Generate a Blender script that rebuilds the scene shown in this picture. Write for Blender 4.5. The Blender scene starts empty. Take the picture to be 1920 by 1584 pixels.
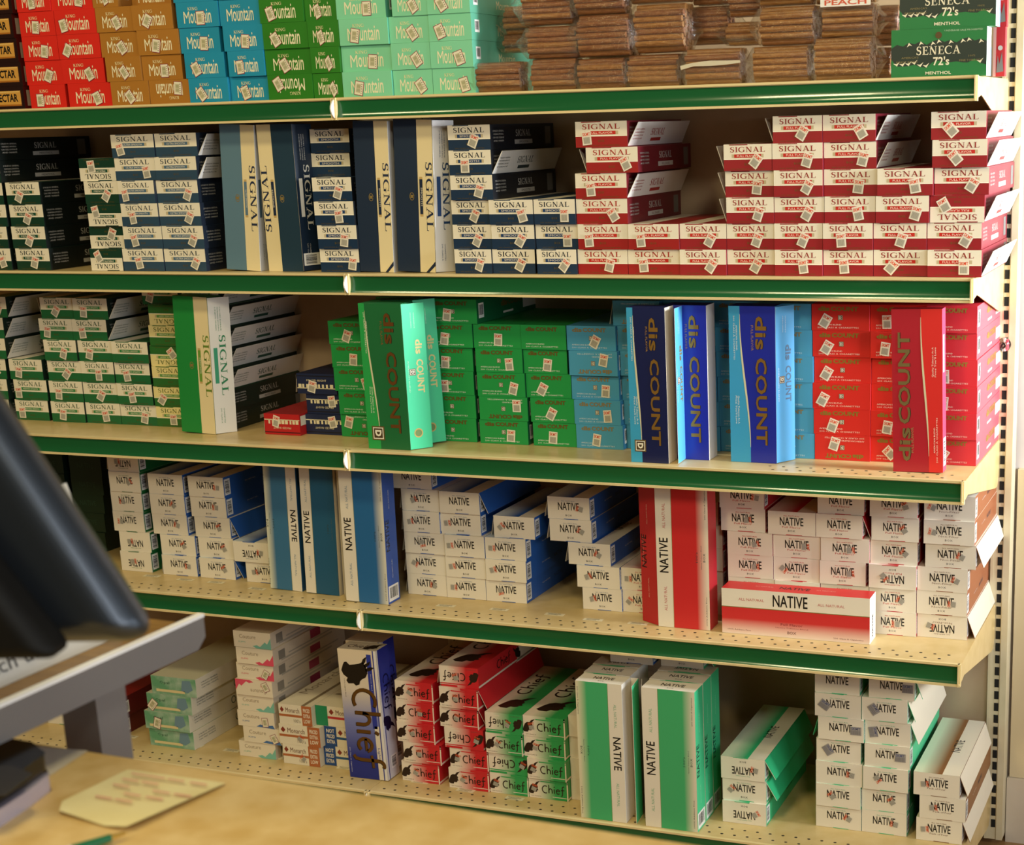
import bpy, math, random
from mathutils import Matrix, Vector
rnd = random.Random(11)
S = bpy.context.scene
COL = S.collection
R = math.radians

# ------------------------------------------------------------------ camera
YAW, PITCH, ROLL = 0.35412758, -0.25479567, 0.027174
CAM = Vector((0.44404, -2.98568, 1.46426))
FPX, PPX, PPY = 2944.76, 1278.1, 996.75
CR = (Matrix.Rotation(YAW, 3, 'Z') @ Matrix.Rotation(PITCH, 3, 'X') @ Matrix.Rotation(ROLL, 3, 'Y'))   # columns: right, forward, up
cd = bpy.data.cameras.new('camera')
cam = bpy.data.objects.new('camera', cd); COL.objects.link(cam)
r_, f_, u_ = CR.col[0], CR.col[1], CR.col[2]
m = Matrix(((r_.x, u_.x, -f_.x, CAM.x), (r_.y, u_.y, -f_.y, CAM.y), (r_.z, u_.z, -f_.z, CAM.z), (0, 0, 0, 1)))
cam.matrix_world = m
cd.sensor_fit = 'HORIZONTAL'; cd.sensor_width = 36.0
cd.lens = FPX / 1920 * 36.0
cd.shift_x = (960 - PPX) / 1920; cd.shift_y = (PPY - 792) / 1920
cd.clip_start = 0.05
cd.dof.use_dof = True; cd.dof.focus_distance = 2.85; cd.dof.aperture_fstop = 9.0
S.camera = cam

# ------------------------------------------------------------------ light, world, exposure
S.view_settings.view_transform = 'Standard'; S.view_settings.look = 'None'
S.view_settings.exposure = -0.06; S.view_settings.gamma = 1.0; S.view_settings.use_curve_mapping = False
w = bpy.data.worlds.new('room_light'); S.world = w; w.use_nodes = True
w.node_tree.nodes['Background'].inputs[0].default_value = (1.0, 0.86, 0.66, 1)
w.node_tree.nodes['Background'].inputs[1].default_value = 0.05

def area(name, loc, target, sx, sy, power, col, spread=180):
    d = bpy.data.lights.new(name, 'AREA'); d.shape = 'RECTANGLE'; d.size = sx; d.size_y = sy
    d.energy = power; d.color = col; d.spread = R(spread)
    o = bpy.data.objects.new(name, d); COL.objects.link(o); o.location = loc
    o.rotation_euler = (Vector(target) - Vector(loc)).to_track_quat('-Z', 'Y').to_euler()
    return o
WARM = (1.0, 0.85, 0.47)
area('ceiling_lamp', (-2.3, -1.9, 2.9), (-2.2, -1.1, 0), 0.45, 0.3, 13, WARM)
area('ceiling_lamp', (-0.6, -1.9, 2.9), (-0.6, -1.1, 0), 0.45, 0.3, 14, WARM)
area('ceiling_lamp', (-1.4, -4.2, 2.9), (-1.3, -1.0, 0.9), 0.5, 0.4, 34, WARM)
area('ceiling_lamp', (1.2, -3.6, 2.9), (-0.3, -0.8, 0.8), 0.5, 0.4, 24, (1, .92, .72))
area('shop_window', (2.9, -3.2, 1.7), (-0.4, -0.3, 0.9), 1.6, 1.5, 42, (0.88, 0.94, 1.0))
area('rim_glint_light', (2.5, -1.5, 1.5), (-0.5, -1.3, 1.2), 1.2, 1.4, 15, (0.82, 0.91, 1.0))  # added light with no seen source, gives the monitor rim its highlight
area('side_window', (1.7, -0.42, 1.6), (-0.05, -0.22, 1.28), 0.35, 0.6, 15, (0.92, 0.96, 1.0), 60)

# ------------------------------------------------------------------ helpers
def lin(c):
    c = c / 255.0
    return c / 12.92 if c <= 0.04045 else ((c + 0.055) / 1.055) ** 2.4
def rgb(h):
    return (lin(int(h[0:2], 16)), lin(int(h[2:4], 16)), lin(int(h[4:6], 16)), 1.0)
MATS = {}
def M(key, col=None, rough=0.5, metal=0.0, spec=0.5, coat=0.0):
    if key in MATS: return MATS[key]
    mt = bpy.data.materials.new(key); mt.use_nodes = True
    b = mt.node_tree.nodes['Principled BSDF']
    b.inputs['Base Color'].default_value = rgb(col); b.inputs['Roughness'].default_value = rough
    b.inputs['Metallic'].default_value = metal; b.inputs['Specular IOR Level'].default_value = spec
    b.inputs['Coat Weight'].default_value = coat
    MATS[key] = mt
    return mt
def P(col, rough=0.42):          # printed card
    return M('card_' + col, col, rough)
def ramp_mat(key, axis, stops, rough=0.42):      # printed colour fade along a local axis (metres)
    if key in MATS: return MATS[key]
    mt = bpy.data.materials.new(key); mt.use_nodes = True
    nt = mt.node_tree; b = nt.nodes['Principled BSDF']; b.inputs['Roughness'].default_value = rough
    tc = nt.nodes.new('ShaderNodeTexCoord'); sp = nt.nodes.new('ShaderNodeSeparateXYZ')
    mr = nt.nodes.new('ShaderNodeMapRange'); rp = nt.nodes.new('ShaderNodeValToRGB')
    nt.links.new(tc.outputs['Object'], sp.inputs[0]); nt.links.new(sp.outputs[axis], mr.inputs[0])
    mr.inputs[1].default_value = stops[0][0]; mr.inputs[2].default_value = stops[-1][0]
    nt.links.new(mr.outputs[0], rp.inputs[0])
    a, z = stops[0][0], stops[-1][0]
    els = rp.color_ramp.elements
    for i in range(len(stops) - 2): els.new((i + 1) / (len(stops) - 1))
    for i, (p, c) in enumerate(stops): els[i].color = rgb(c)
    for i in range(1, len(stops) - 1): els[i].position = (stops[i][0] - a) / (z - a)
    nt.links.new(rp.outputs[0], b.inputs['Base Color'])
    MATS[key] = mt
    return mt
def noise_mat(key, c1, c2, scale, rough=0.5, bump=0.0, stretch=(1, 1, 1), lo=.35, hi=.65, spec=.5):
    if key in MATS: return MATS[key]
    mt = bpy.data.materials.new(key); mt.use_nodes = True
    nt = mt.node_tree; b = nt.nodes['Principled BSDF']; b.inputs['Roughness'].default_value = rough
    b.inputs['Specular IOR Level'].default_value = spec
    tc = nt.nodes.new('ShaderNodeTexCoord'); mp = nt.nodes.new('ShaderNodeMapping'); mp.inputs['Scale'].default_value = stretch
    nz = nt.nodes.new('ShaderNodeTexNoise'); nz.inputs['Scale'].default_value = scale; nz.inputs['Detail'].default_value = 5
    rp = nt.nodes.new('ShaderNodeValToRGB')
    rp.color_ramp.elements[0].position = lo; rp.color_ramp.elements[0].color = rgb(c1)
    rp.color_ramp.elements[1].position = hi; rp.color_ramp.elements[1].color = rgb(c2)
    nt.links.new(tc.outputs['Object'], mp.inputs[0]); nt.links.new(mp.outputs[0], nz.inputs[0])
    nt.links.new(nz.outputs[0], rp.inputs[0]); nt.links.new(rp.outputs[0], b.inputs['Base Color'])
    if bump:
        bp = nt.nodes.new('ShaderNodeBump'); bp.inputs['Strength'].default_value = bump; bp.inputs['Distance'].default_value = 0.002
        nt.links.new(nz.outputs[0], bp.inputs['Height']); nt.links.new(bp.outputs[0], b.inputs['Normal'])
    MATS[key] = mt
    return mt

class MB:                        # mesh builder, several materials
    def __init__(s): s.v = []; s.f = []; s.m = []; s.mats = []; s.sm = []
    def mi(s, mat):
        if mat not in s.mats: s.mats.append(mat)
        return s.mats.index(mat)
    def add(s, vs, fs, mat, smooth=False):
        n = len(s.v); s.v += [tuple(p) for p in vs]; i = s.mi(mat)
        for f in fs:
            s.f.append([n + a for a in f]); s.m.append(i); s.sm.append(smooth)
    def box(s, a, b, mat, fm=None):           # fm: material per face, keys front back left right top bottom
        x0, y0, z0 = a; x1, y1, z1 = b; fm = fm or {}
        vs = [(x0, y0, z0), (x1, y0, z0), (x1, y1, z0), (x0, y1, z0), (x0, y0, z1), (x1, y0, z1), (x1, y1, z1), (x0, y1, z1)]
        for k, f in (('bottom', (0, 3, 2, 1)), ('top', (4, 5, 6, 7)), ('front', (0, 1, 5, 4)), ('right', (1, 2, 6, 5)), ('back', (2, 3, 7, 6)), ('left', (3, 0, 4, 7))):
            s.add([vs[i] for i in f], [(0, 1, 2, 3)], fm.get(k, mat))
    def prism(s, pts, axis, a, b, mat, smooth=False):    # polygon swept along an axis
        def p3(p, t):
            return (t, p[0], p[1]) if axis == 'x' else ((p[0], t, p[1]) if axis == 'y' else (p[0], p[1], t))
        n = len(pts)
        vs = [p3(p, a) for p in pts] + [p3(p, b) for p in pts]
        s.add(vs, [list(range(n))[::-1], list(range(n, 2 * n))], mat)
        s.add(vs, [(i, (i + 1) % n, n + (i + 1) % n, n + i) for i in range(n)], mat, smooth)
    def tube(s, p0, p1, r0, mat, n=12, r1=None):
        p0, p1 = Vector(p0), Vector(p1); r1 = r0 if r1 is None else r1
        q = (p1 - p0).to_track_quat('Z', 'Y')
        vs = []
        for p, r in ((p0, r0), (p1, r1)):
            vs += [p + q @ Vector((r * math.cos(2 * math.pi * i / n), r * math.sin(2 * math.pi * i / n), 0)) for i in range(n)]
        s.add(vs, [(i, (i + 1) % n, n + (i + 1) % n, n + i) for i in range(n)], mat, True)
        s.add(vs, [list(range(n))[::-1], list(range(n, 2 * n))], mat)
    def mesh(s, name):
        me = bpy.data.meshes.new(name); me.from_pydata(s.v, [], s.f)
        for mt in s.mats: me.materials.append(mt)
        me.polygons.foreach_set('material_index', s.m); me.polygons.foreach_set('use_smooth', s.sm); me.update()
        return me
    def build(s, name, parent=None, bevel=0):
        return put(name, s.mesh(name), parent, bevel)
def put(name, me, parent=None, bevel=0):
    o = bpy.data.objects.new(name, me); COL.objects.link(o)
    if parent is not None: o.parent = parent
    if bevel:
        b = o.modifiers.new('bevel', 'BEVEL'); b.width = bevel; b.segments = 3 if bevel < .01 else 12; b.limit_method = 'ANGLE'; b.angle_limit = R(40)
    return o
def empty(name, loc=(0, 0, 0), rz=0):
    o = bpy.data.objects.new(name, None); COL.objects.link(o); o.location = loc; o.rotation_euler = (0, 0, rz); o.empty_display_size = .05
    return o
def tag(o, label, cat, group=None):
    o['label'] = label; o['category'] = cat
    if group: o['group'] = group
    return o
def struct(o): o['kind'] = 'structure'; return o

def ray(x, y):
    return CR @ Vector(((x - PPX) / FPX, 1, -(y - PPY) / FPX))
def on_y(x, y, Y):
    d = ray(x, y); return CAM + d * ((Y - CAM.y) / d.y)
def on_z(x, y, Z):
    d = ray(x, y); return CAM + d * ((Z - CAM.z) / d.z)
def x_at(px, Y, Z):              # world x on the line (., Y, Z) seen in column px
    q0 = CR.transposed() @ (Vector((0, Y, Z)) - CAM); e = CR.transposed() @ Vector((1, 0, 0))
    k = (px - PPX) / FPX
    return (k * q0.y - q0.x) / (e.x - k * e.y)

# ------------------------------------------------------------------ lettering and print
_txt = {}
def glyphs(t, ru=2, bold=0.0):
    k = (t, ru, bold)
    if k not in _txt:
        c = bpy.data.curves.new('t', 'FONT'); c.body = t; c.resolution_u = ru; c.offset = bold
        o = bpy.data.objects.new('t', c)
        me = o.to_mesh()
        vs = [(p.co.x, p.co.y) for p in me.vertices]; fs = [list(p.vertices) for p in me.polygons]
        o.to_mesh_clear(); bpy.data.objects.remove(o); bpy.data.curves.remove(c)
        _txt[k] = (vs, fs)
    return _txt[k]
CAPH = max(p[1] for p in glyphs('H')[0])
def ribbon(pts, ws):
    vs = []; n = len(pts)
    if not isinstance(ws, (list, tuple)): ws = [ws] * n
    for i in range(n):
        a = pts[max(0, i - 1)]; b = pts[min(n - 1, i + 1)]
        dx, dy = b[0] - a[0], b[1] - a[1]; l = math.hypot(dx, dy) or 1
        nx, ny = -dy / l * ws[i] / 2, dx / l * ws[i] / 2
        vs += [(pts[i][0] + nx, pts[i][1] + ny), (pts[i][0] - nx, pts[i][1] - ny)]
    return vs, [(2 * i, 2 * i + 1, 2 * i + 3, 2 * i + 2) for i in range(n - 1)]
def arc(cx, cy, rx, ry, a0, a1, n=10):
    return [(cx + rx * math.cos(R(a0 + (a1 - a0) * i / n)), cy + ry * math.sin(R(a0 + (a1 - a0) * i / n))) for i in range(n + 1)]
T, H_ = .17, .07
def _se(x0, x1, y): return ([(x0, y + (.03 if y < .5 else -.03)), (x1, y + (.03 if y < .5 else -.03))], .06)
SERIF = {
 'I': (.42, [([(.21, 0), (.21, 1)], T), _se(.04, .38, 0), _se(.04, .38, 1)]),
 'N': (.95, [([(.17, 0), (.17, 1)], H_), ([(.17, 1), (.76, 0)], T), ([(.78, 0), (.78, 1)], H_), _se(0, .24, 1), _se(.03, .31, 0), _se(.64, .92, 1)]),
 'A': (.92, [([(.13, 0), (.45, 1)], H_), ([(.43, 1), (.76, 0)], T), ([(.22, .33), (.64, .33)], H_), _se(0, .27, 0), _se(.6, .92, 0)]),
 'L': (.74, [([(.21, 0), (.21, 1)], T), _se(.04, .4, 1), ([(.04, .03), (.68, .03)], .07), ([(.68, 0), (.7, .26)], .06)]),
 'E': (.74, [([(.21, 0), (.21, 1)], T), ([(.04, .97), (.64, .97)], .07), ([(.04, .03), (.68, .03)], .07), ([(.21, .52), (.52, .52)], .06), ([(.64, 1), (.64, .77)], .06), ([(.68, 0), (.7, .25)], .06), ([(.52, .4), (.52, .64)], .05)]),
 'S': (.62, [(arc(.31, .74, .2, .24, 20, 250, 10) + arc(.29, .27, .22, .25, 80, -160, 12), [.06, .06, .07, .08, .1, .12, .14, .15, .15, .15, .16, .16, .16, .16, .16, .15, .14, .13, .11, .09, .08, .07, .06, .06]), ([(.51, .98), (.51, .74)], .05), ([(.06, .03), (.06, .28)], .05)]),
 'G': (.95, [(arc(.48, .5, .4, .47, 45, 325, 16), [.06, .07, .08, .08, .1, .13, .16, .17, .17, .17, .16, .13, .1, .08, .08, .08, .08]), ([(.78, .03), (.78, .42)], T * .8), _se(.6, .95, .0 + .4), ([(.8, .97), (.8, .68)], .05)]),
 'C': (.85, [(arc(.48, .5, .4, .47, 45, 315, 16), [.06, .07, .08, .08, .1, .13, .16, .17, .17, .17, .16, .13, .1, .08, .08, .08, .06]), ([(.8, .97), (.8, .68)], .05)]),
 'K': (.86, [([(.2, 0), (.2, 1)], T), _se(.03, .38, 0), _se(.03, .38, 1), ([(.26, .42), (.7, 1)], H_), ([(.36, .55), (.74, 0)], T), _se(.58, .86, 1), _se(.56, .9, 0)]),
}
def serif_text(t, gap=.07):
    vs = []; fs = []; x = 0
    for ch in t:
        wd, st = SERIF[ch]
        for pts, ww in st:
            a, b = ribbon([(p[0] + x, p[1]) for p in pts], ww)
            n = len(vs); vs += a; fs += [[n + i for i in f] for f in b]
        x += wd + gap
    return vs, fs
HAND = {   # rounded hand lettering
 'C': (.8, [(arc(.5, .42, .38, .42, 60, 300, 14), .12)]),
 'h': (.62, [([(.1, 1), (.1, .02)], .12), (arc(.3, .3, .2, .26, 180, 0, 8) + [(.5, .02)], .12)]),
 'i': (.24, [([(.1, .02), (.1, .55)], .12), ([(.08, .72), (.16, .86)], .1)]),
 'e': (.6, [([(.08, .32), (.5, .34)], .1), (arc(.3, .29, .22, .26, 15, 320, 12), .12)]),
 'f': (.5, [(arc(.36, .76, .16, .2, 60, 180, 6) + [(.2, .1), (.16, -.12), (.05, -.2)], .12), ([(.02, .5), (.46, .54)], .1)]),
}
def hand_text(t, gap=.03):
    vs = []; fs = []; x = 0
    for ch in t:
        wd, st = HAND[ch]
        for pts, ww in st:
            a, b = ribbon([(p[0] + x, p[1]) for p in pts], ww)
            n = len(vs); vs += a; fs += [[n + i for i in f] for f in b]
        x += wd + gap
    return vs, fs
# a print is (material, verts2d in mm, faces, layer)
def place(vs, cx, cy, sx, sy, rot=0, align='c'):
    x0 = min(p[0] for p in vs); x1 = max(p[0] for p in vs)
    ox = (x0 + x1) / 2 if align == 'c' else (x0 if align == 'l' else x1)
    c, s = math.cos(R(rot)), math.sin(R(rot)); out = []
    for p in vs:
        a, b = (p[0] - ox) * sx, p[1] * sy
        out.append((cx + a * c - b * s, cy + a * s + b * c))
    return out
def txt(t, cx, cy, h, col, width=None, xs=1.0, bold=0.0, rot=0, font='sans', layer=2, align='c', ru=2, rough=.42):
    """text with cap height h (mm), centred on cx, sitting on cy (baseline); width forces its total width"""
    vs, fs = serif_text(t) if font == 'serif' else (hand_text(t) if font == 'hand' else glyphs(t, ru, bold))
    sy = h / (CAPH if font == 'sans' else 1.0)
    sx = sy * xs
    if width: sx = width / (max(p[0] for p in vs) - min(p[0] for p in vs))
    return (P(col, rough), place(vs, cx, cy, sx, sy, rot, align), fs, layer)
def rect(u0, v0, u1, v1, col, layer=1, rough=.42):
    mt = col if not isinstance(col, str) else P(col, rough)
    return (mt, [(u0, v0), (u1, v0), (u1, v1), (u0, v1)], [(0, 1, 2, 3)], layer)
def poly(pts, col, layer=2):
    return (P(col) if isinstance(col, str) else col, pts, [list(range(len(pts)))], layer)
def disc(cx, cy, r, col, layer=2):
    return poly(arc(cx, cy, r, r, 0, 345, 23), col, layer)
def line(pts, wd, col, layer=2):
    a, b = ribbon(pts, wd); return (P(col), a, b, layer)
def barcode(u0, v0, u1, v1, layer=2, vert=False, seed=3):
    rr = random.Random(seed); out = [rect(u0, v0, u1, v1, 'f2f0ea', layer)]
    a, b = (v0, v1) if vert else (u0, u1)
    x = a + (b - a) * .1
    while x < b - (b - a) * .12:
        ww = (b - a) * rr.choice((.02, .035, .05))
        if vert: out.append(rect(u0 + (u1 - u0) * .12, x, u1 - (u1 - u0) * .2, x + ww, '1c1c1e', layer + 1))
        else: out.append(rect(x, v0 + (v1 - v0) * .2, x + ww, v1 - (v1 - v0) * .12, '1c1c1e', layer + 1))
        x += ww + (b - a) * rr.choice((.02, .03, .045))
    return out
def turn(prints, W, H):          # upside-down print on a W x H face
    return [(mt, [(W - p[0], H - p[1]) for p in vs], fs, l) for mt, vs, fs, l in prints]
def quarter(prints, H, cw=True):  # art drawn on an (L x H) landscape face set upright on an (H x L) face
    if cw: return [(mt, [(p[1], -p[0]) for p in vs], fs, l) for mt, vs, fs, l in prints]
    return [(mt, [(H - p[1], p[0]) for p in vs], fs, l) for mt, vs, fs, l in prints]
LAY = 0.00013
def carton_mesh(name, W, D, H, base, faces):
    """closed carton: W across, D deep, H tall (mm); origin at bottom centre of the front face"""
    b = MB(); w, d, h = W / 2000, D / 1000, H / 1000
    fm = {k: v[0] for k, v in faces.items() if v[0]}
    b.box((-w, 0, 0), (w, d, h), base, fm)
    for k, (bm, prints) in faces.items():
        for mt, vs, fs, l in prints:
            o = LAY * l; q = []
            for u, v in vs:
                u /= 1000; v /= 1000
                if k == 'front': q.append((u - w, -o, v))
                elif k == 'right': q.append((w + o, u, v))
                elif k == 'left': q.append((-w - o, d - u, v))
                elif k == 'top': q.append((u - w, v, h + o))
                elif k == 'back': q.append((w - u, d + o, v))
            b.add(q, fs, mt)
    return b.mesh(name)
def flat_mesh(name, prints):     # label lying in its own xz plane, facing -y, centred on the origin
    b = MB()
    for mt, vs, fs, l in prints:
        b.add([(u / 1000, -LAY * l, v / 1000) for u, v in vs], fs, mt)
    return b.mesh(name)

# tax and price stickers -----------------------------------------------------
def bars(u0, v0, u1, v1, col, n, layer):
    return [rect(u0 + (u1 - u0) * i / n, v0, u0 + (u1 - u0) * (i + .55) / n, v1, col, layer) for i in range(n)]
STK = {
 'plain': flat_mesh('price_sticker', [rect(-9, -12, 9, 12, 'efe6d2', 6), rect(-6.5, -10, 6.5, 2, 'c9c2b0', 7)] + bars(-6, -9.5, 6, 1, '9d9788', 7, 8) + [txt('SKMT', 0, 4, 5.5, 'e0573a', width=15, bold=.02, layer=8)]),
 'clear': flat_mesh('price_sticker', [rect(-5.5, -7, 5.5, 1.5, 'c4bdae', 6)] + bars(-5, -6.5, 5, 1, '8d8980', 6, 7) + [txt('SKMT', 0, 3, 4.8, 'e0653f', width=13, bold=.02, layer=7)]),
 'grey': flat_mesh('price_sticker', [rect(-10.5, -8, 10.5, 8.5, 'a39d97', 6)] + bars(-9, -7, 9, 1, '77747a', 10, 7) + [txt('SKMT', 0, 2.2, 5, '5f6488', width=17, bold=.02, layer=7)]),
 'red_edge': flat_mesh('price_sticker', [rect(-9.5, -13, 9.5, 13, '9a3a48', 6), rect(-8.4, -11.9, 8.4, 11.9, 'eee6cc', 7), rect(-5.5, -8, 3.5, 8, 'c8bf9c', 8), rect(-4.5, 1, 2.5, 6, 'b0ac86', 9), rect(-4.5, -6, 2.5, -1.5, 'b4b08c', 9)] + [rect(4.6, -9 + 4 * i, 6.4, -7.5 + 4 * i, '6e4a48', 8) for i in range(5)]),
 'seal': flat_mesh('tax_seal', [disc(0, 0, 7, 'e0c02a', 6), disc(0, 0, 5.4, '3c3318', 7), disc(0, 0, 4.6, 'e0c02a', 8), txt('C', 0, -2.5, 5, '3c3318', bold=.03, layer=9)]),
}

# ------------------------------------------------------------------ carton designs
CREAM, BRONZE = 'f0e6cf', '66541f'
def tiny(t, cx, cy, h, col, width=None, align='c', rot=0, layer=3):
    return txt(t, cx, cy, h, col, width=width, align=align, rot=rot, layer=layer, ru=1)
def d_km(col, side):
    def f(W, H, L):
        fr = [txt('KING', W * .4, H * .68, H * .12, 'efe3ae', width=W * .24, font='serif'),
              txt('M', W * .17, H * .17, H * .47, 'f4ecc6', width=W * .14, bold=.0, align='l'), txt('ountain', W * .325, H * .17, H * .57, 'f4ecc6', width=W * .5, bold=.008, align='l')]
        rt = barcode(14, 14, 32, 36, 2) + [txt('KING', L * .45, H * .62, 6, 'e6e0b4', width=20, font='serif'), txt('Mountain', L * .5, H * .22, 15, 'e6e0b4', width=70)]
        return P(col), {'front': (P(col), fr), 'right': (P(side), rt), 'left': (P(side), []), 'top': (P(col), []), 'back': (P(col), [])}
    return f
def d_sig(top, band, low, word, txtc, side, gold=None, hl=None):
    def f(W, H, L):
        cut = H * .42
        fr = [rect(0, cut, W, H, top, 1), rect(0, cut, W, cut + 1.2, 'fff6e0', 2),
              txt('SIGNAL', W * .5, H * .7, H * .2, txtc, width=W * .72, font='serif', layer=3),
              rect(W * .17, H * .49, W * .83, H * .625, 'c9b892', 2), rect(W * .22, H * .49, W * .78, H * .625, band, 3),
              txt(word, W * .5, H * .52, H * .075, 'f6ead2', width=W * .44, layer=4),
              rect(W * .12, H - 1.6, W * .5, H - .2, low, 4)]
        fr += [tiny('BOX', W * .5, H * .2, 4, BRONZE), tiny('200 CLASS A CIGARETTES', W * .5, 2.2, 2, BRONZE, width=W * .7)]
        lt = 'b9b6ae'
        def wide(a, b):
            return [txt('SIGNAL', L * .5, H * .5, 12, b, width=66, font='serif'), rect(L * .36, H * .18, L * .64, H * .36, b, 2),
                    txt(word, L * .5, H * .22, 4, a, width=40, layer=3)] + \
                   [tiny(s, 34, H * .7 - 6 * i, 3.2, b, width=46 - 4 * (i % 2)) for i, s in enumerate(('SURGEON GENERAL', 'WARNING SMOKING', 'CAUSES DISEASE', 'AND HARM'))]
        rt = wide(side, lt) + [rect(L - 42, 6, L - 16, H - 6, '6f6f6c', 2)]
        return P(low), {'front': (P(low), fr), 'right': (P(side), rt), 'left': (P(side), wide(side, lt)), 'top': (P(low), [rect(0, 0, W * .4, L, top, 1)]), 'back': (P(low), [])}
    return f
def disco_words(cx, cy, h, W, col, layer=3, bold=.045):
    return [txt('dis', cx - W * .29, cy, h, col, width=W * .22, bold=bold, layer=layer), txt('COUNT', cx + W * .1, cy, h, col, width=W * .52, bold=bold, layer=layer)]
def logo_d(cx, cy, s, layer=2):
    return [rect(cx - s, cy - s, cx + s, cy + s, '6a5428', layer), rect(cx - s * .82, cy - s * .82, cx + s * .82, cy + s * .82, 'efe9d6', layer + 1),
            rect(cx - s * .68, cy - s * .68, cx + s * .68, cy + s * .68, '4d3a20', layer + 2), txt('D', cx, cy - s * .42, s * .86, 'f4eed8', bold=.05, layer=layer + 3)]
def d_disc(col, side, logo=True, bz=BRONZE, tx='e8f0e0'):
    def f(W, H, L):
        fr = disco_words(W * .48, H * .76, H * .15, W * .92, bz) + [
            tiny('AMERICAN BLEND', W * .1, H * .2, 2.6, tx, width=W * .42, align='l'), tiny('200 CLASS A CIGARETTES', W * .1, H * .09, 2.6, tx, width=W * .72, align='l')]
        if logo: fr += logo_d(W * .5, H * .5, 4.4)
        rt = barcode(8, 10, 30, H - 8, 2, seed=8) + disco_words(L * .55, H * .5, 11, 130, bz) + [rect(L * .4, 8, L * .56, 12, 'eee6d6', 2), rect(L * .72, 9, L * .95, 30, 'eee6d6', 2)]
        return P(col), {'front': (P(col), fr), 'right': (P(side), rt), 'left': (P(side), []), 'top': (P(col), []), 'back': (P(col), [])}
    return f
NB = 'ece2cf'
def d_nat(side, fade, word=None, box=True, wc='c8483a', tab=None):
    def f(W, H, L):
        x = -W / 2000
        fr = [tiny('ALL NATURAL', W * .5, H * .8, 2.2, wc, width=W * .34), txt('NATIVE', W * .5, H * .42, H * .33, '17140f', width=W * .5, bold=.014)]
        if word: fr.append(tiny(word, W * .5, H * .3, 3.4, wc, width=W * .4))
        if box: fr.append(tiny('BOX', W * .5, H * .14, 3.6, '4a443c', width=W * .15))
        fr += [rect(W * .38, 0, W * .72, 1.1, side, 2)]
        tp = [rect(W * .62, 0, W, L, NB, 1), rect(0, 0, W * .62, L, ramp_mat('fade_%s_%d' % (side, W), 0, [(x, fade), (x + W * .00016, fade), (x + W * .00055, side)]), 1),
              txt('NATIVE', W * .76, L * .5, 16, '17140f', width=62, rot=90, bold=.012)]
        rt = barcode(4, 5, 24, H - 5, 2, vert=True) + [rect(0, 0, 1.2, H, 'f0ece0', 2), tiny('ALL NATURAL', L * .34, H * .48, 2.6, 'd8d4d0', width=40), txt('NATIVE', L * .55, H * .42, 8, '20304a', width=42)]
        return P(NB), {'front': (P(NB), fr), 'right': (P(side), rt), 'left': (P(side), [rect(L - 1.4, 0, L, H, 'f0ece0', 2)]), 'top': (P(NB), tp), 'back': (P(NB), [])}
    return f
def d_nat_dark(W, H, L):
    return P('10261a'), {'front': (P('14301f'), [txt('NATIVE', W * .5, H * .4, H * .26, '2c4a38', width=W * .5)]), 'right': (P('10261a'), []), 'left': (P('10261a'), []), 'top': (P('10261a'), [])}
PROFILE = [(.0, .1), (.2, .0), (.5, .06), (.55, .26), (.72, .27), (.84, .36), (.82, .46), (.95, .54), (.82, .68), (.84, .84), (.7, .97), (.78, 1.2), (.95, 1.5), (.62, 1.28), (.5, 1.04), (.26, .98), (.1, .8), (.03, .5)]
def chief_head(cx, cy, s, col='14110e', layer=4, rot=-12):
    c, n = math.cos(R(rot)), math.sin(R(rot))
    return [poly([(cx + s * ((a - .5) * c - (b - .7) * n), cy + s * ((a - .5) * n + (b - .7) * c)) for a, b in PROFILE], col, layer)]
def d_chief(col, light='efe0cc'):
    def f(W, H, L):
        x = -W / 2000
        g = ramp_mat('chief_%s_%d' % (col, W), 0, [(x, light), (x + W * .0002, light), (x + W * .00068, col)])
        ink = '2b1a12'
        fr = [rect(W * .3, H * .82, W, H * .87, col, 2), rect(W * .55, H * .9, W, H, col, 2), txt('Chief', W * .62, H * .3, H * .42, ink, width=W * .58, font='hand', layer=3),
              tiny('200 CLASS A', W * .18, H * .08, 2, '6a5a50', width=W * .25), rect(W * .6, H * .12, W * .96, H * .15, light, 2), rect(W * .97, 0, W, H, light, 2)]
        fr += chief_head(W * .14, H * .52, H * .5, ink, 3)
        rt = [rect(0, 2, L, 6, light, 2), txt('Chief', L * .4, H * .35, 20, '30130e', width=62, font='hand', layer=3), rect(L * .62, 0, L, H, light, 2), rect(L * .62, H * .7, L, H * .82, col, 3)] + chief_head(L * .62, H * .5, 26, '1d1310', 3, 78)
        tp = [txt('Chief', W * .5, L * .6, 34, ink, width=120, font='hand', rot=90, layer=3)] + chief_head(W * .5, L * .22, 52, ink, 3)
        return g, {'front': (g, fr), 'right': (P(col), rt), 'left': (P(col), []), 'top': (g, tp), 'back': (g, [])}
    return f
def d_nectar(W, H, L):
    fr = [rect(6, 7, W - 6, H - 8, '3a1d10', 1), rect(8, 8, W - 8, H - 9, 'd9a04a', 2), rect(8, 8, W - 8, 11, 'b06c22', 3),
          rect(10, H - 12, W - 10, H - 10, 'f0c878', 3), txt('NECTAR', W * .5, H * .36, H * .3, '14100c', width=W * .66, bold=.03, layer=4)]
    return P('1c1210', .2), {'front': (P('2a1612', .2), fr), 'right': (P('5c1c16', .2), [rect(8, 8, 34, H - 8, 'b8ac98', 2), rect(50, 6, 260, H - 6, '7d2a1c', 2)]), 'top': (P('4a1714', .2), []), 'left': (P('241412', .2), [])}
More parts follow.
